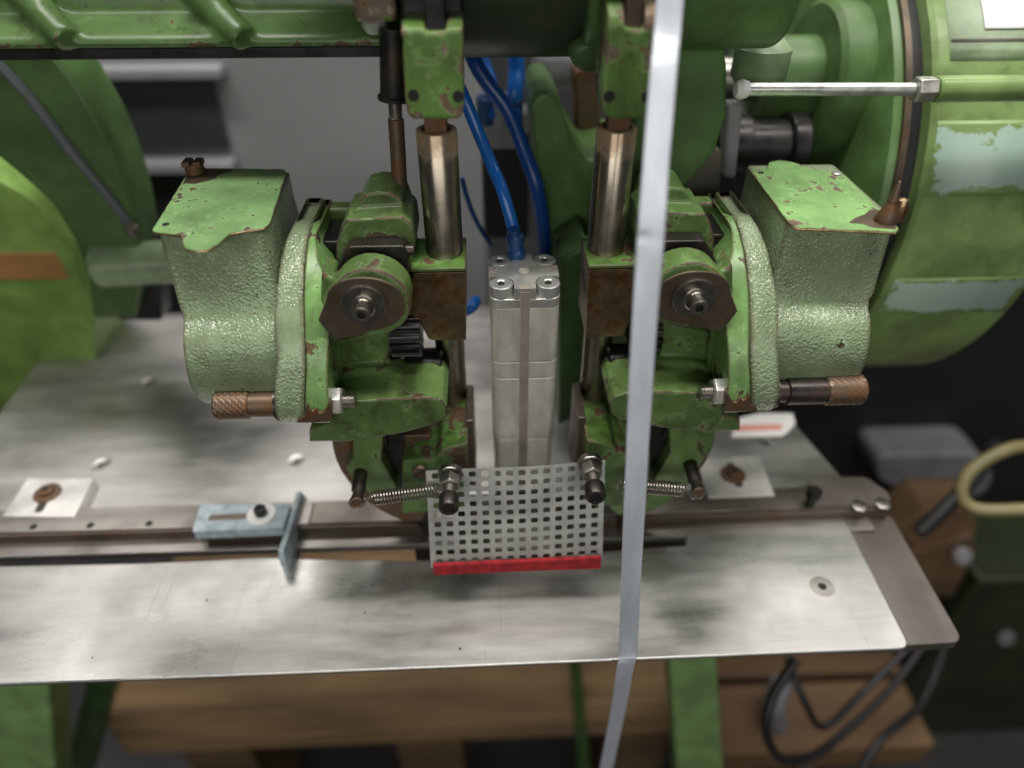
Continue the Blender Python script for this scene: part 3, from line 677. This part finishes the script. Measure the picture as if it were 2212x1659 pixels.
# ------------------------------------------------------------------ work table: rear plate, fence rail, shims
t = thing('rear_table', (-10, 12, -.6), 'large blurred grey steel table plate behind the fence rail', 'table')
pts = rpoly([(-60, 1.2, 0), (29.6, 1.2, 0), (27.2, 12.0, 0), (22, 12.3, 0), (20, 34, 0), (-49.5, 34, 0), (-52.5, 31, 0), PZ(-60, 973, 0), (-60, 4, 0)], [0, .6, .6, .5, .5, 2, 1, 0, 0], 4)
obj('plate', prism(B(), pts, (0, 0, -.6)), M['table_far'], t, bevel=.05)
for u, v in ((320, 826), (218, 1003), (640, 995), (1655, 955)):
    q = PZ(u, v, 0); bm = B(); lathe(bm, [(.95, .0), (.93, .006), (.84, .008), (.82, .002), (.3, .002), (.26, -.02), (0, -.02)], q, (0, 0, 1), 28, cap=False); s_ = obj('countersunk_screw', bm, M['table_far'], t)
    bm = B(); lathe(bm, [(0, 0), (.28, 0), (.28, .02), (0, .02)], q+Vector((0, 0, .003)), (0, 0, 1), 6); obj('socket', bm, M['grommet'], s_)
q = [PZ(u, v, 0) for u, v in [(1590, 905), (1640, 893), (1712, 893), (1718, 915), (1700, 935), (1690, 942), (1580, 945)]]
bm = prism(B(), q, (0, 0, .03)); lb = obj('paper_label', bm, M['white'], t)
q = [PZ(u, v, .033) for u, v in [(1585, 918), (1690, 916), (1688, 929), (1582, 932)]]; bm = prism(B(), q, (0, 0, .004)); obj('printed_band', bm, M['pink'], lb)

def shim(uv, zt, sc, slot, lab):
    t = thing('slotted_plate', PZ(*uv[0], 0), lab, 'plate', 'pale slotted plates on the rear table')
    q = [PZ(u, v, zt) for u, v in uv]; obj('plate', prism(B(), q, (0, 0, -zt+.02)), M['shim'], t, bevel=.04)
    a, b = PZ(*slot[0], zt), PZ(*slot[1], zt); d = (b-a).normalized(); n = Vector((-d.y, d.x, 0))*.36
    bm = prism(B(), rpoly([a-n, b-n, b+n, a+n], .34, 4), (0, 0, .02)); obj('slot', bm, M['grommet'], t)
    c = PZ(*sc, zt); bm = B(); lathe(bm, [(0, .02), (1.05, .02), (1.1, .08), (1.05, .16), (.62, .2), (.62, .5), (.55, .56), (.3, .56), (.28, .3), (0, .3)], c, (0, 0, 1), 28)
    s_ = obj('rusty_screw', bm, M['rusty'], t)
    bm = B(); lathe(bm, [(0, 0), (.29, 0), (.29, .03), (0, .03)], c+Vector((0, 0, .5)), (0, 0, 1), 6); obj('socket', bm, M['hole'], s_)
shim([(4, 1116), (60, 1033), (203, 1033), (160, 1116)], .9, (103, 1066), ((112, 1050), (82, 1107)), 'pale slotted plate with rusty screw at the left end of the rail')
shim([(1530, 1074), (1505, 992), (1640, 984), (1674, 1070)], .9, (1583, 1026), ((1577, 1000), (1598, 1052)), 'pale slotted plate with rusty screw right of the stitching heads')

t = thing('fence_rail', (-10, .8, 0), 'long dirty steel fence rail running across the table below the heads', 'rail')
obj('rail_bar', box(B(), -60, -17.5, .1, 2.5, .1, .75), M['rail'], t, bevel=.05)
obj('rail_front', box(B(), -60, 31.0, -.15, .09, -.85, .55), M['railfront'], t, bevel=.03)
obj('rail_ledge', box(B(), -60, 29.5, -1.5, -.16, -1.0, -.35), M['rail'], t, bevel=.04)
obj('rail_bar', box(B(), -17.45, 31.2, .1, 2.5, .1, .75), M['raildark'], t, bevel=.05)
obj('rail_end', prism(B(), rpoly([(24, .3, .76), (31.3, .3, .76), (31.6, 1.6, .76), (30.5, 3.4, .76), (25.5, 3.6, .76)], .5, 4), (0, 0, .1)), M['under'], t, bevel=.05)
for u, v in ((72, 1138), (195, 1135), (322, 1131)):
    q = PZ(u, v, .75); bm = B(); lathe(bm, [(0, 0), (.3, 0), (.3, .02), (0, .02)], (q.x, q.y, .745), (0, 0, 1), 16); obj('hole', bm, M['hole'], t)
for u, v in ((1858, 1090), (1908, 1085)):
    q = PZ(u, v, 1.08); bm = B(); lathe(bm, [(0, 0), (.62, 0), (.62, .12), (.5, .18), (.28, .18), (.26, .05), (0, .05)], (q.x, q.y, .85), (0, 0, 1), 24); obj('rail_screw', bm, M['steel'], t)
q = PZ(1750, 1085, 1.0); bm = B(); lathe(bm, [(0, 0), (.38, 0), (.38, 1.1), (.62, 1.15), (.62, 1.7), (.5, 1.8), (0, 1.8)], (q.x, q.y, .75), (0, 0, 1), 20); obj('stop_knob', bm, M['black'], t)

# ------------------------------------------------------------------ front table
t = thing('front_table', (-5, -6, -.6), 'bright brushed steel front table plate with rounded corner under the strap', 'table')
bk = [(0, 1222), (150, 1219), (300, 1216), (420, 1211), (560, 1203), (606, 1203), (650, 1206), (760, 1209), (900, 1210), (1180, 1203), (1360, 1186), (1480, 1178), (1481, 1150), (1640, 1138), (1829, 1127)]
pts = [Vector((-60, -4, -.3))]+[PZ(u, v, -.3) for u, v in bk[0:]]
fr = [PZ(1969, 1401, -.3), PZ(1700, 1411, -.3), PZ(1400, 1423, -.3), PZ(1000, 1440, -.3), PZ(500, 1460, -.3), PZ(0, 1479, -.3)]
pts = pts+rpoly([pts[-1]]+fr[:2], [0, .8, 0], 5)[1:]+fr[2:]+[Vector((-60, fr[-1].y-.0, -.3))]
for i, p in enumerate(pts): p.z = -.3
obj('plate', prism(B(), pts, (0, 0, -.3)), M['table'], t, bevel=.11, seg=3)
q = PZ(1776, 1267, -.3); bm = B(); lathe(bm, [(.92, .0), (.9, .04), (.8, .045), (.34, .045), (.3, .0), (0, -.0)], q, (0, 0, 1), 32, cap=False); s_ = obj('countersunk_screw', bm, M['rail'], t)
bm = B(); lathe(bm, [(0, 0), (.3, 0), (.3, .02), (0, .02)], q+Vector((0, 0, .022)), (0, 0, 1), 6); obj('socket', bm, M['hole'], s_)
u_ = thing('support_plate', (28, -6, -1.2), 'darker thick steel plate showing beside the right end of the front table', 'plate')
pts = rpoly([PZ(u, v, -.62) for u, v in [(1700, 1140), (1830, 1119), (1924, 1112), (2082, 1387), (1900, 1397), (1500, 1400)]], [0, 0, .6, .9, 0, 0], 5)
obj('plate', prism(B(), pts, (0, 0, -.9)), M['under'], u_, bevel=.06)
obj('bed_beam', box(B(), -9, 20, -.9, 2, -4.5, -1.05), M['railfront'], t, bevel=.1)

# ------------------------------------------------------------------ side stop
t = thing('side_stop', PZ(520, 1150, 1), 'blue-grey painted stop bracket clamped on the rail with white washer and screw', 'bracket')
zt = 1.75
q = [PZ(u, v, zt) for u, v in [(415, 1148), (432, 1090), (628, 1088), (612, 1140)]]
obj('bracket_foot', prism(B(), rpoly(q, .15, 3), (0, 0, -.95)), M['bluegrey'], t, bevel=.06)
a, b = PZ(450, 1119, zt), PZ(548, 1114, zt); n = Vector((0, .3, 0))
obj('slot', prism(B(), rpoly([a-n, b-n, b+n, a+n], .29, 4), (0, 0, .02)), M['railfront'], t)
x = PZ(620, 1120, zt).x
pr = [PX(640, 1062, x+.1), PX(652, 1075, x+.1), PX(650, 1130, x+.1), PX(626, 1266, x+.1), PX(604, 1215, x+.1), PX(600, 1190, x+.1), PX(618, 1140, x+.1)]
obj('stop_plate', prism(B(), pr, (.42, 0, 0)), M['bluegrey'], t, bevel=.05)
c = PZ(565, 1112, zt); bm = B(); lathe(bm, [(0, 0), (1.12, 0), (1.15, .04), (1.12, .16), (0, .18)], c, (0, 0, 1), 36); obj('washer', bm, M['white'], t)
bm = B(); lathe(bm, [(0, .15), (.5, .15), (.5, .75), (.44, .82), (.27, .82), (.25, .5), (0, .5)], c, (0, 0, 1), 28); s_ = obj('cap_screw', bm, M['black'], t)
bm = B(); lathe(bm, [(0, 0), (.25, 0), (.25, .03), (0, .03)], c+Vector((0, 0, .72)), (0, 0, 1), 6); obj('socket', bm, M['hole'], s_)

# ------------------------------------------------------------------ strap
def strap():
    c = [(1449, -25, -2.2), (1434, 150, -4.4), (1418, 345, -6.8), (1409, 470, -8.4), (1405.5, 515, -8.75), (1402, 560, -9.1), (1387, 780, -10.4), (1373, 1050, -11.65), (1363, 1250, -12.35), (1357, 1400, -12.75), (1355, 1425, -12.9), (1350, 1447, -12.85), (1338, 1520, -12.2), (1310, 1659, -11), (1290, 1760, -10)]
    pts = [P(*p) for p in c]; x0 = pts[0].x
    pts = [Vector((x0-.5, 12, 54.3)), Vector((x0-.4, 3, 54.3)), Vector((x0-.3, .75, 53.6)), Vector((x0-.2, .3, 50))]+pts; pts = spline(pts, 6)
    bm = B(); L = []
    for i, p in enumerate(pts):
        w = .615; d = (pts[min(i+1, len(pts)-1)]-pts[max(0, i-1)]).normalized()
        wob = .05*math.sin(i*.22)+.02*math.sin(i*.9)
        row = []
        for k, (s, h) in enumerate(((-1, 0), (-.82, .05), (-.3, .01), (0, .045), (.3, .01), (.82, .05), (1, 0))):
            row.append(bm.verts.new(p+Vector((s*w, -h+wob*s, 0))))
        L.append(row)
    for a, b in zip(L, L[1:]):
        for k in range(6): bm.faces.new([a[k], a[k+1], b[k+1], b[k]])
    return obj('plastic_strap', bm, M['strap'], None, solid=.05, ang=60)
tag(strap(), 'white plastic packing strap stretched from the upper arm down over the front table edge', 'strap')

# ------------------------------------------------------------------ overhead arm
t = thing('overhead_arm', (-2, 10, 40), 'green cast overhead arm crossing the top of the picture', 'machine arm')
bm = B(); sec = [(6.5, 35.05), (6.3, 35.3), (6.6, 35.7), (8.6, 36.6), (9.2, 40), (7.5, 46), (16, 47), (16, 35.05)]
prism(bm, [(-50, y, z) for y, z in sec], (44.5, 0, 0))
for (u0, v0, u1, v1) in ((20, -20, 150, 88), (405, -20, 530, 86)):
    a, b = P(u0, v0, 7.8), P(u1, v1, 6.4)
    tube(bm, [a+Vector((0, .6, .4)), (a+b)/2+Vector((0, .5, 0)), b], [1.0, .9, .8], 10)
obj('beam', bm, M['arm'], t, remesh=.22, smooth=4)
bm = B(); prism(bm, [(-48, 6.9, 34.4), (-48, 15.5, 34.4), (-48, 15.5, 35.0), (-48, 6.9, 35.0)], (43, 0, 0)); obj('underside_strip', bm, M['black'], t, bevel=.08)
bm = B(); lathe(bm, [(0, 0), (4.4, 0), (4.8, .4), (4.8, 10.5), (0, 10.5)], (-5.5, 12.5, 38.0), (1, 0, 0), 48); obj('bearing_barrel', bm, M['barrel_shade'], t)
bm = B(); lathe(bm, [(0, 0), (3.9, 0), (3.9, 11.9), (3.6, 12.3), (0, 12.3)], (3.8, 10, 38), (1, 0, 0), 48)
trace(bm, [(1440, 60), (1560, 70), (1572, 150), (1570, 250), (1545, 330), (1490, 395), (1440, 420), (1330, 420), (1380, 240), (1400, 120)], 10, 5)
obj('bearing_housing', bm, M['far_green'], t, remesh=.2, smooth=6)
a = P(762, 10, 5.2); b = P(858, 50, 5.2)
bm = B(); box(bm, a.x, b.x, 5.2, 8.5, b.z, b.z+8); obj('clamp_block', bm, M['green_worn'], t, bevel=.3, seg=3)
bm = B(); q = P(811, 68, 5.6); lathe(bm, [(0, 0), (.55, .05), (.72, .3), (.72, .7), (0, .7)], q, (0, -.2, 1), 24); obj('clamp_screw', bm, M['chrome'], t)
obj('unseen_shade_beam', box(B(), -14, 9, 1, 24, 42.6, 54), M['far_green2'], t, bevel=.8, seg=3)  # added above the view to cast shade on the bearing barrel
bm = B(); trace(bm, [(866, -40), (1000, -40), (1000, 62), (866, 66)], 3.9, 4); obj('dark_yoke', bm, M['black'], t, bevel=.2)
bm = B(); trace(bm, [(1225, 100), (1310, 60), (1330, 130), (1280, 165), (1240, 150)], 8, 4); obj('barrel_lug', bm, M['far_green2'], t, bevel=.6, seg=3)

# ------------------------------------------------------------------ column behind the cylinder
t = thing('machine_column', P(1230, 700, 14), 'green cast column standing behind the cylinder and right post', 'column')
bm = B()
trace(bm, [(1146, 225), (1160, 203), (1190, 200), (1215, 235), (1236, 300), (1270, 350), (1420, 320), (1460, 400), (1450, 560), (1400, 900), (1215, 900), (1200, 640), (1168, 420)], 13, 9)
obj('column_casting', bm, M['far_green'], t, remesh=.25, smooth=6)
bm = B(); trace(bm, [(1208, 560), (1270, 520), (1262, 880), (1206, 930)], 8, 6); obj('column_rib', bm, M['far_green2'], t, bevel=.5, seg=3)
tag(obj('copper_bracket', trace(B(), [(1240, 160), (1285, 130), (1300, 270), (1256, 330), (1246, 320)], 20, 3), M['rusty'], bevel=.3), 'blurred copper-brown bracket behind the barrel of the arm', 'bracket')
tag(obj('white_roller', cyl(B(), P(1150, 150, 26), (1, 0, 0), 1.8, 6.5, 24, .3), M['cabpale']), 'blurred pale roller behind the blue hoses', 'roller')

# ------------------------------------------------------------------ flywheel and drum, right
t = thing('flywheel', (33, 31, 19), 'large green flywheel and drum with dark belt groove at the right edge', 'flywheel')
C0 = (0, 31, 19)
bm = B(); lathe(bm, [(0, 0), (18.5, 0), (20.6, .5), (20.9, 1.2), (20.9, 1.4), (0, 1.4)], (27.0, 31, 19), (1, 0, 0), 96); obj('wheel_disc', bm, M['far_green'], t)
bm = B(); lathe(bm, [(20.9, 0), (21.25, 0), (21.25, .45), (20.9, .45)], (28.0, 31, 19), (1, 0, 0), 96, cap=False); obj('brown_rim', bm, M['bossface'], t)
bm = B(); lathe(bm, [(0, 0), (20.2, 0), (20.2, 1.6), (0, 1.6)], (28.4, 31, 19), (1, 0, 0), 96); obj('drive_belt', bm, M['blackm'], t)
bm = B(); lathe(bm, [(0, 0), (21.2, 0), (21.5, .3), (21.5, 11.6), (20.8, 12), (0, 12)], (29.9, 31, 19), (1, 0, 0), 128); obj('drum', bm, M['drum'], t)
def drumpatch(name, a0, a1, x0, x1, mat, r=21.53, par=None):
    bm = B(); n = 16; rows = []
    for k in range(n+1):
        a = R(a0+(a1-a0)*k/n); rows.append([bm.verts.new((x, 31-r*math.cos(a), 19+r*math.sin(a))) for x in (x0, x1)])
    for p, q in zip(rows, rows[1:]): bm.faces.new([p[0], p[1], q[1], q[0]])
    return obj(name, bm, mat, par or t, solid=.012)
drumpatch('teal_patch', 13, 27, 30.3, 41.8, M['teal']); drumpatch('teal_patch', -15, -5, 30.3, 41.5, M['teal'])
drumpatch('cover_sheet', 38, 75, 31.0, 42.4, M['sheet'])
drumpatch('sheet_seam', 41.6, 42.1, 31.1, 42.4, M['grommet'], 21.59)
drumpatch('paper_sticker', 44, 53, 33.6, 38.0, M['white'], 21.63)
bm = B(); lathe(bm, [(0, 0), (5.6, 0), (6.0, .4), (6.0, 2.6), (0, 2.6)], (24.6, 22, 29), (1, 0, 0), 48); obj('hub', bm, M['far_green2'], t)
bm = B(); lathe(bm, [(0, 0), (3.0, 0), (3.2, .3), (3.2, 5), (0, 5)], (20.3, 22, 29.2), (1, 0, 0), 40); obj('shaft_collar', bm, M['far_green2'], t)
bm = B(); cyl(bm, (17, 22, 29.2), (1, 0, 0), 1.7, 4, 28, .1); obj('shaft', bm, M['steel'], t)
t = thing('tie_rod', P(1800, 195, 10), 'pale horizontal tie rod with hex nut crossing the flywheel groove', 'rod')
a, b = P(1607, 193, 9), P(1975, 193, 9)
bm = B(); cyl(bm, a, b-a, .42, (b-a).length, 24, .1); obj('rod', bm, M['chrome'], t)
bm = B(); hexpr(bm, b, (1, 0, 0), .82, 1.3); obj('hex_nut', bm, M['zinc'], t, bevel=.04)
bm = B(); cyl(bm, b+Vector((1.4, 0, 0)), (1, 0, 0), .82, 16, 28, .1); obj('green_sleeve', bm, M['drum'], t)
bm = B(); lathe(bm, [(0, 0), (.5, .15), (.65, .5), (.5, .95), (0, 1.0)], a+Vector((-.7, 0, 0)), (1, 0, 0), 20); obj('rod_end', bm, M['white'], t)
q = P(1640, 150, 13); bm = B(); lathe(bm, [(0, -1.2), (1.3, -1.2), (1.9, -.4), (1.9, 1.4), (1.2, 2), (0, 2.1)], q, (0, 0, 1), 24); tag(obj('knob', bm, M['sheet']), 'small pale green knob above the white tie rod', 'knob')
tag(obj('pale_link', trace(B(), [(1572, 225), (1608, 225), (1590, 390), (1562, 380)], 13, 1.5), M['cabpale'], bevel=.3), 'blurred pale link hanging below the tie rod end', 'link')
tag(obj('speckled_bracket', trace(B(), [(1548, 318), (1562, 330), (1556, 420), (1530, 470), (1475, 470), (1468, 390)], 10.5, 1), M['under'], bevel=.2), 'grey speckled bracket behind the right stitching head', 'bracket')
t = thing('gear_shaft', P(1660, 290, 17), 'dark oily shaft and collars below the tie rod', 'shaft')
for x, r, h, mm in ((17.5, 2.4, 1.5, 'black'), (19.0, 2.0, 3.2, 'black'), (22.2, 2.6, 1.3, 'black')):
    bm = B(); cyl(bm, (x, 18, 25), (1, 0, 0), r, h, 32, .1); obj('collar', bm, M[mm], t)
bm = B(); cyl(bm, (14, 17, 20), (1, 0, 0), .6, 8, 20, .1); obj('cross_bar', bm, M['steel'], t)
t = thing('machine_housing', (24, 30, 5), 'black machine housing below and behind the flywheel', 'housing')
obj('housing_side', box(B(), 15, 26, 24, 40, -20, 24), M['blackm'], t, bevel=.4)
obj('housing_base', box(B(), 29, 95, 36, 60, -60, 14), M['blackm'], t, bevel=.4)

# ------------------------------------------------------------------ left frame
t = thing('frame_arch', P(150, 600, 16), 'blurred green curved frame casting at the left edge with a grey strip', 'frame')
outer = [(0, 60), (100, 95), (160, 170), (215, 260), (255, 350), (283, 440), (300, 520), (305, 600), (290, 690)]
inner = [(200, 690), (190, 610), (160, 520), (110, 440), (60, 395), (0, 345), (-60, 310)]
bm = B(); trace(bm, [(-60, 40)]+outer+inner, 20, 5); obj('arch', bm, M['far_green2'], t, bevel=.5, seg=3)
bm = B(); tube(bm, [P(-30, 110, 19.8), P(60, 205, 19.8), P(160, 335, 19.8), P(240, 430, 19.8), P(290, 500, 19.8)], .42, 8); obj('grey_strip', bm, M['strip'], t)
q = P(290, 505, 19); bm = B(); cyl(bm, q, (0, -.3, 1), .6, .9, 20, .1); obj('screw', bm, M['under'], t)
t = thing('green_guard', P(40, 700, 30), 'blurred bright green rounded machine guard at the left edge with a brown band', 'guard')
a, b = P(-200, 870, 24), P(205, 380, 24)
bm = B(); prism(bm, rpoly([P(u, v, 25) for u, v in [(-250, 340), (-20, 380), (70, 430), (150, 530), (205, 690), (205, 900), (-250, 1000)]], 1, 3), (0, 8, 0)); obj('guard_shell', bm, M['yellowgreen'], t, bevel=.8, seg=3)
bm = B(); trace(bm, [(-100, 545), (120, 545), (152, 604), (-100, 608)], 24.9, .6); obj('brown_band', bm, M['brown'], t, bevel=.2)
t = thing('table_lever', P(280, 570, 22), 'blurred pale green lever boss over the far left corner of the table', 'lever')
bm = B(); cyl(bm, P(205, 575, 20), (1, .1, 0), 2.0, 11, 28, .4); obj('lever_boss', bm, M['sheet'], t)
bm = B(); trace(bm, [(285, 600), (345, 590), (350, 695), (250, 695)], 22, 3); obj('dark_bracket', bm, M['black'], t, bevel=.4)
bm = B(); trace(bm, [(205, 610), (240, 610), (235, 690), (200, 690)], 21, 2); obj('lever_stem', bm, M['far_green'], t, bevel=.4)

# ------------------------------------------------------------------ grey cabinet behind
t = thing('grey_cabinet', (-25, 60, -95), 'blurred grey machine cabinet with a dark inset panel behind the left head', 'cabinet')
z_ = lambda v: P(500, v, 62).z
a, b, c = P(150, 300, 62).x, P(478, 300, 62).x, P(1045, 300, 62).x
obj('cabinet_body', box(B(), a-14, c, 62.5, 110, -95, z_(20)), M['cab'], t, bevel=.5)
obj('dark_panel', box(B(), a-3, P(478, 250, 61.6).x, 61.6, 62.4, z_(322), z_(172)), M['cabdark'], t, bevel=.3)
obj('upper_ledge', box(B(), a-8, P(476, 150, 60).x, 59.5, 62.4, z_(162), z_(135)), M['cabpale'], t, bevel=.3)
obj('lower_ledge', box(B(), a-3, P(500, 345, 60).x, 59.5, 62.4, z_(362), z_(338)), M['cabpale'], t, bevel=.3)
obj('lower_panel', box(B(), a-3, P(520, 420, 61.6).x, 61.6, 62.4, z_(690), z_(375)), M['blackm'], t, bevel=.3)

# ------------------------------------------------------------------ legs, pallets, cables under the table
t = thing('table_stand', (-10, 4, -95), 'green legs and braces carrying the steel tables from below', 'stand')
for nm, uvs, y, d, m in (('leg', [(-60, 1400), (98, 1400), (130, 1800), (-20, 1800)], -4, 4, 'legs'), ('leg', [(1440, 1350), (1545, 1350), (1570, 1800), (1472, 1800)], -2, 4, 'legs'),
                         ('brace', [(1228, 1380), (1250, 1380), (1285, 1760), (1255, 1760)], 8, 5, 'far_green2'), ('brace', [(205, 1400), (270, 1400), (170, 1760), (110, 1760)], 6, 4, 'far_green2')):
    obj(nm, trace(B(), uvs, y, d), M[m], t, bevel=.4, seg=3)
def pallet(lab, boards, loc):
    t = thing('wooden_pallet', loc, lab, 'pallet', 'wooden pallets on the floor')
    for nm, bx, mt in boards: obj(nm, box(B(), *bx), M[mt], t, bevel=.4)
pallet('long brown wooden pallet beam under the middle of the table', [
    ('board', (-57, 27, 9, 17, -60, -50), 'wood'), ('board', (-57, 27, 17.6, 27, -60, -50.6), 'wood2'), ('board', (-57, 27, 27.5, 38, -60, -50), 'wood'),
    ('block', (-18, -8, 9.5, 20, -95, -60.6), 'wood3'), ('block', (-50, -40, 9.5, 20, -95, -60.6), 'wood3'), ('block', (14, 24, 9.5, 20, -95, -60.6), 'wood3')], (-10, 20, -95))
pallet('dark wooden pallet in the lower right behind looping cables', [
    ('board', (28, 60, 4, 14, -62, -56), 'wood3'), ('board', (30, 62, 16, 28, -64, -58), 'wood3'), ('board', (26, 62, -10, 2, -74, -68), 'wood3'), ('block', (34, 44, 0, 24, -92, -70), 'wood3')], (44, 10, -95))
def cable(pts, r, mat, lab, name='cable', grp='black cables hanging under the table'):
    tag(obj(name, tube(B(), spline(pts, 10), r, 10), mat), lab, 'cable', grp)
cable([P(1720, 1425, -2), P(1672, 1500, -4), P(1655, 1580, -6), P(1690, 1640, -6), P(1760, 1630, -4), P(1850, 1560, 0), P(1930, 1480, 4), P(1990, 1400, 8)], .5, M['cable'], 'black cable forming the widest loop under the right table end')
cable([P(1700, 1420, 4), P(1740, 1520, 0), P(1780, 1570, 0), P(1860, 1500, 2), P(1960, 1400, 6)], .45, M['cable'], 'thinner black cable inside the wide cable loop')
cable([P(1840, 1700, -4), P(1900, 1600, 0), P(1990, 1520, 5), P(2040, 1400, 12)], .55, M['cable'], 'black cable at lower right rising toward the olive panel')
cable([P(1690, 1470, 10), P(1672, 1530, 8), P(1690, 1590, 8), P(1740, 1640, 8), P(1720, 1700, 8)], 1.6, M['gray'], 'thick grey conduit behind the black cable loop', 'conduit', None)
cable([P(2260, 962, 14), P(2180, 970, 13), P(2105, 1010, 12), P(2078, 1050, 11), P(2085, 1085, 10), P(2130, 1102, 9), P(2260, 1098, 8)], .68, M['yellow'], 'yellowish hose curving at the right edge', 'hose', None)
cable([P(1985, 1150, 14), P(2050, 1090, 16), P(2120, 1010, 20), P(2150, 960, 24)], .9, M['cable'], 'black cable between grey bag and wooden motor stand')
t = thing('motor_stand', P(2020, 1180, 20), 'blurred brown wooden motor stand beyond the right end of the table', 'stand')
bm = B(); trace(bm, [(1930, 1150), (2000, 1100), (2110, 1100), (2110, 1150), (1985, 1195)], 24, 6); obj('stand_top', bm, M['wood3'], t, bevel=.4)
bm = B(); trace(bm, [(1965, 1200), (2105, 1155), (2110, 1190), (2060, 1290), (2000, 1290)], 23, 6); obj('stand_side', bm, M['wood3'], t, bevel=.4)
bm = B(); cyl(bm, P(2072, 1195, 22.5), (0, -1, .4), 1.3, 1.2, 20, .2); obj('knob', bm, M['cabpale'], t)
bm = B(); prism(bm, rpoly([P(u, v, 30) for u, v in [(1890, 985), (2120, 980), (2150, 1030), (2130, 1070), (2060, 1080), (1900, 1045)]], 2, 4), (0, 10, 0))
tag(obj('grey_bundle', bm, M['gray'], bevel=2.6, seg=5), 'blurred pale grey bundle in the dark behind the yellowish hose', 'bundle')
t = thing('olive_cabinet', P(2150, 1400, 20), 'dark olive green cabinet side filling the lower right corner', 'cabinet')
a = P(2050, 1350, 22); obj('cabinet_side', box(B(), a.x, a.x+60, 22, 60, -95, a.z+12), M['olive'], t, bevel=.5)
bm = B(); cyl(bm, P(2170, 1375, 21.8), (0, -1, .3), 1.4, .8, 20, .2); obj('cabinet_knob', bm, M['gray'], t)
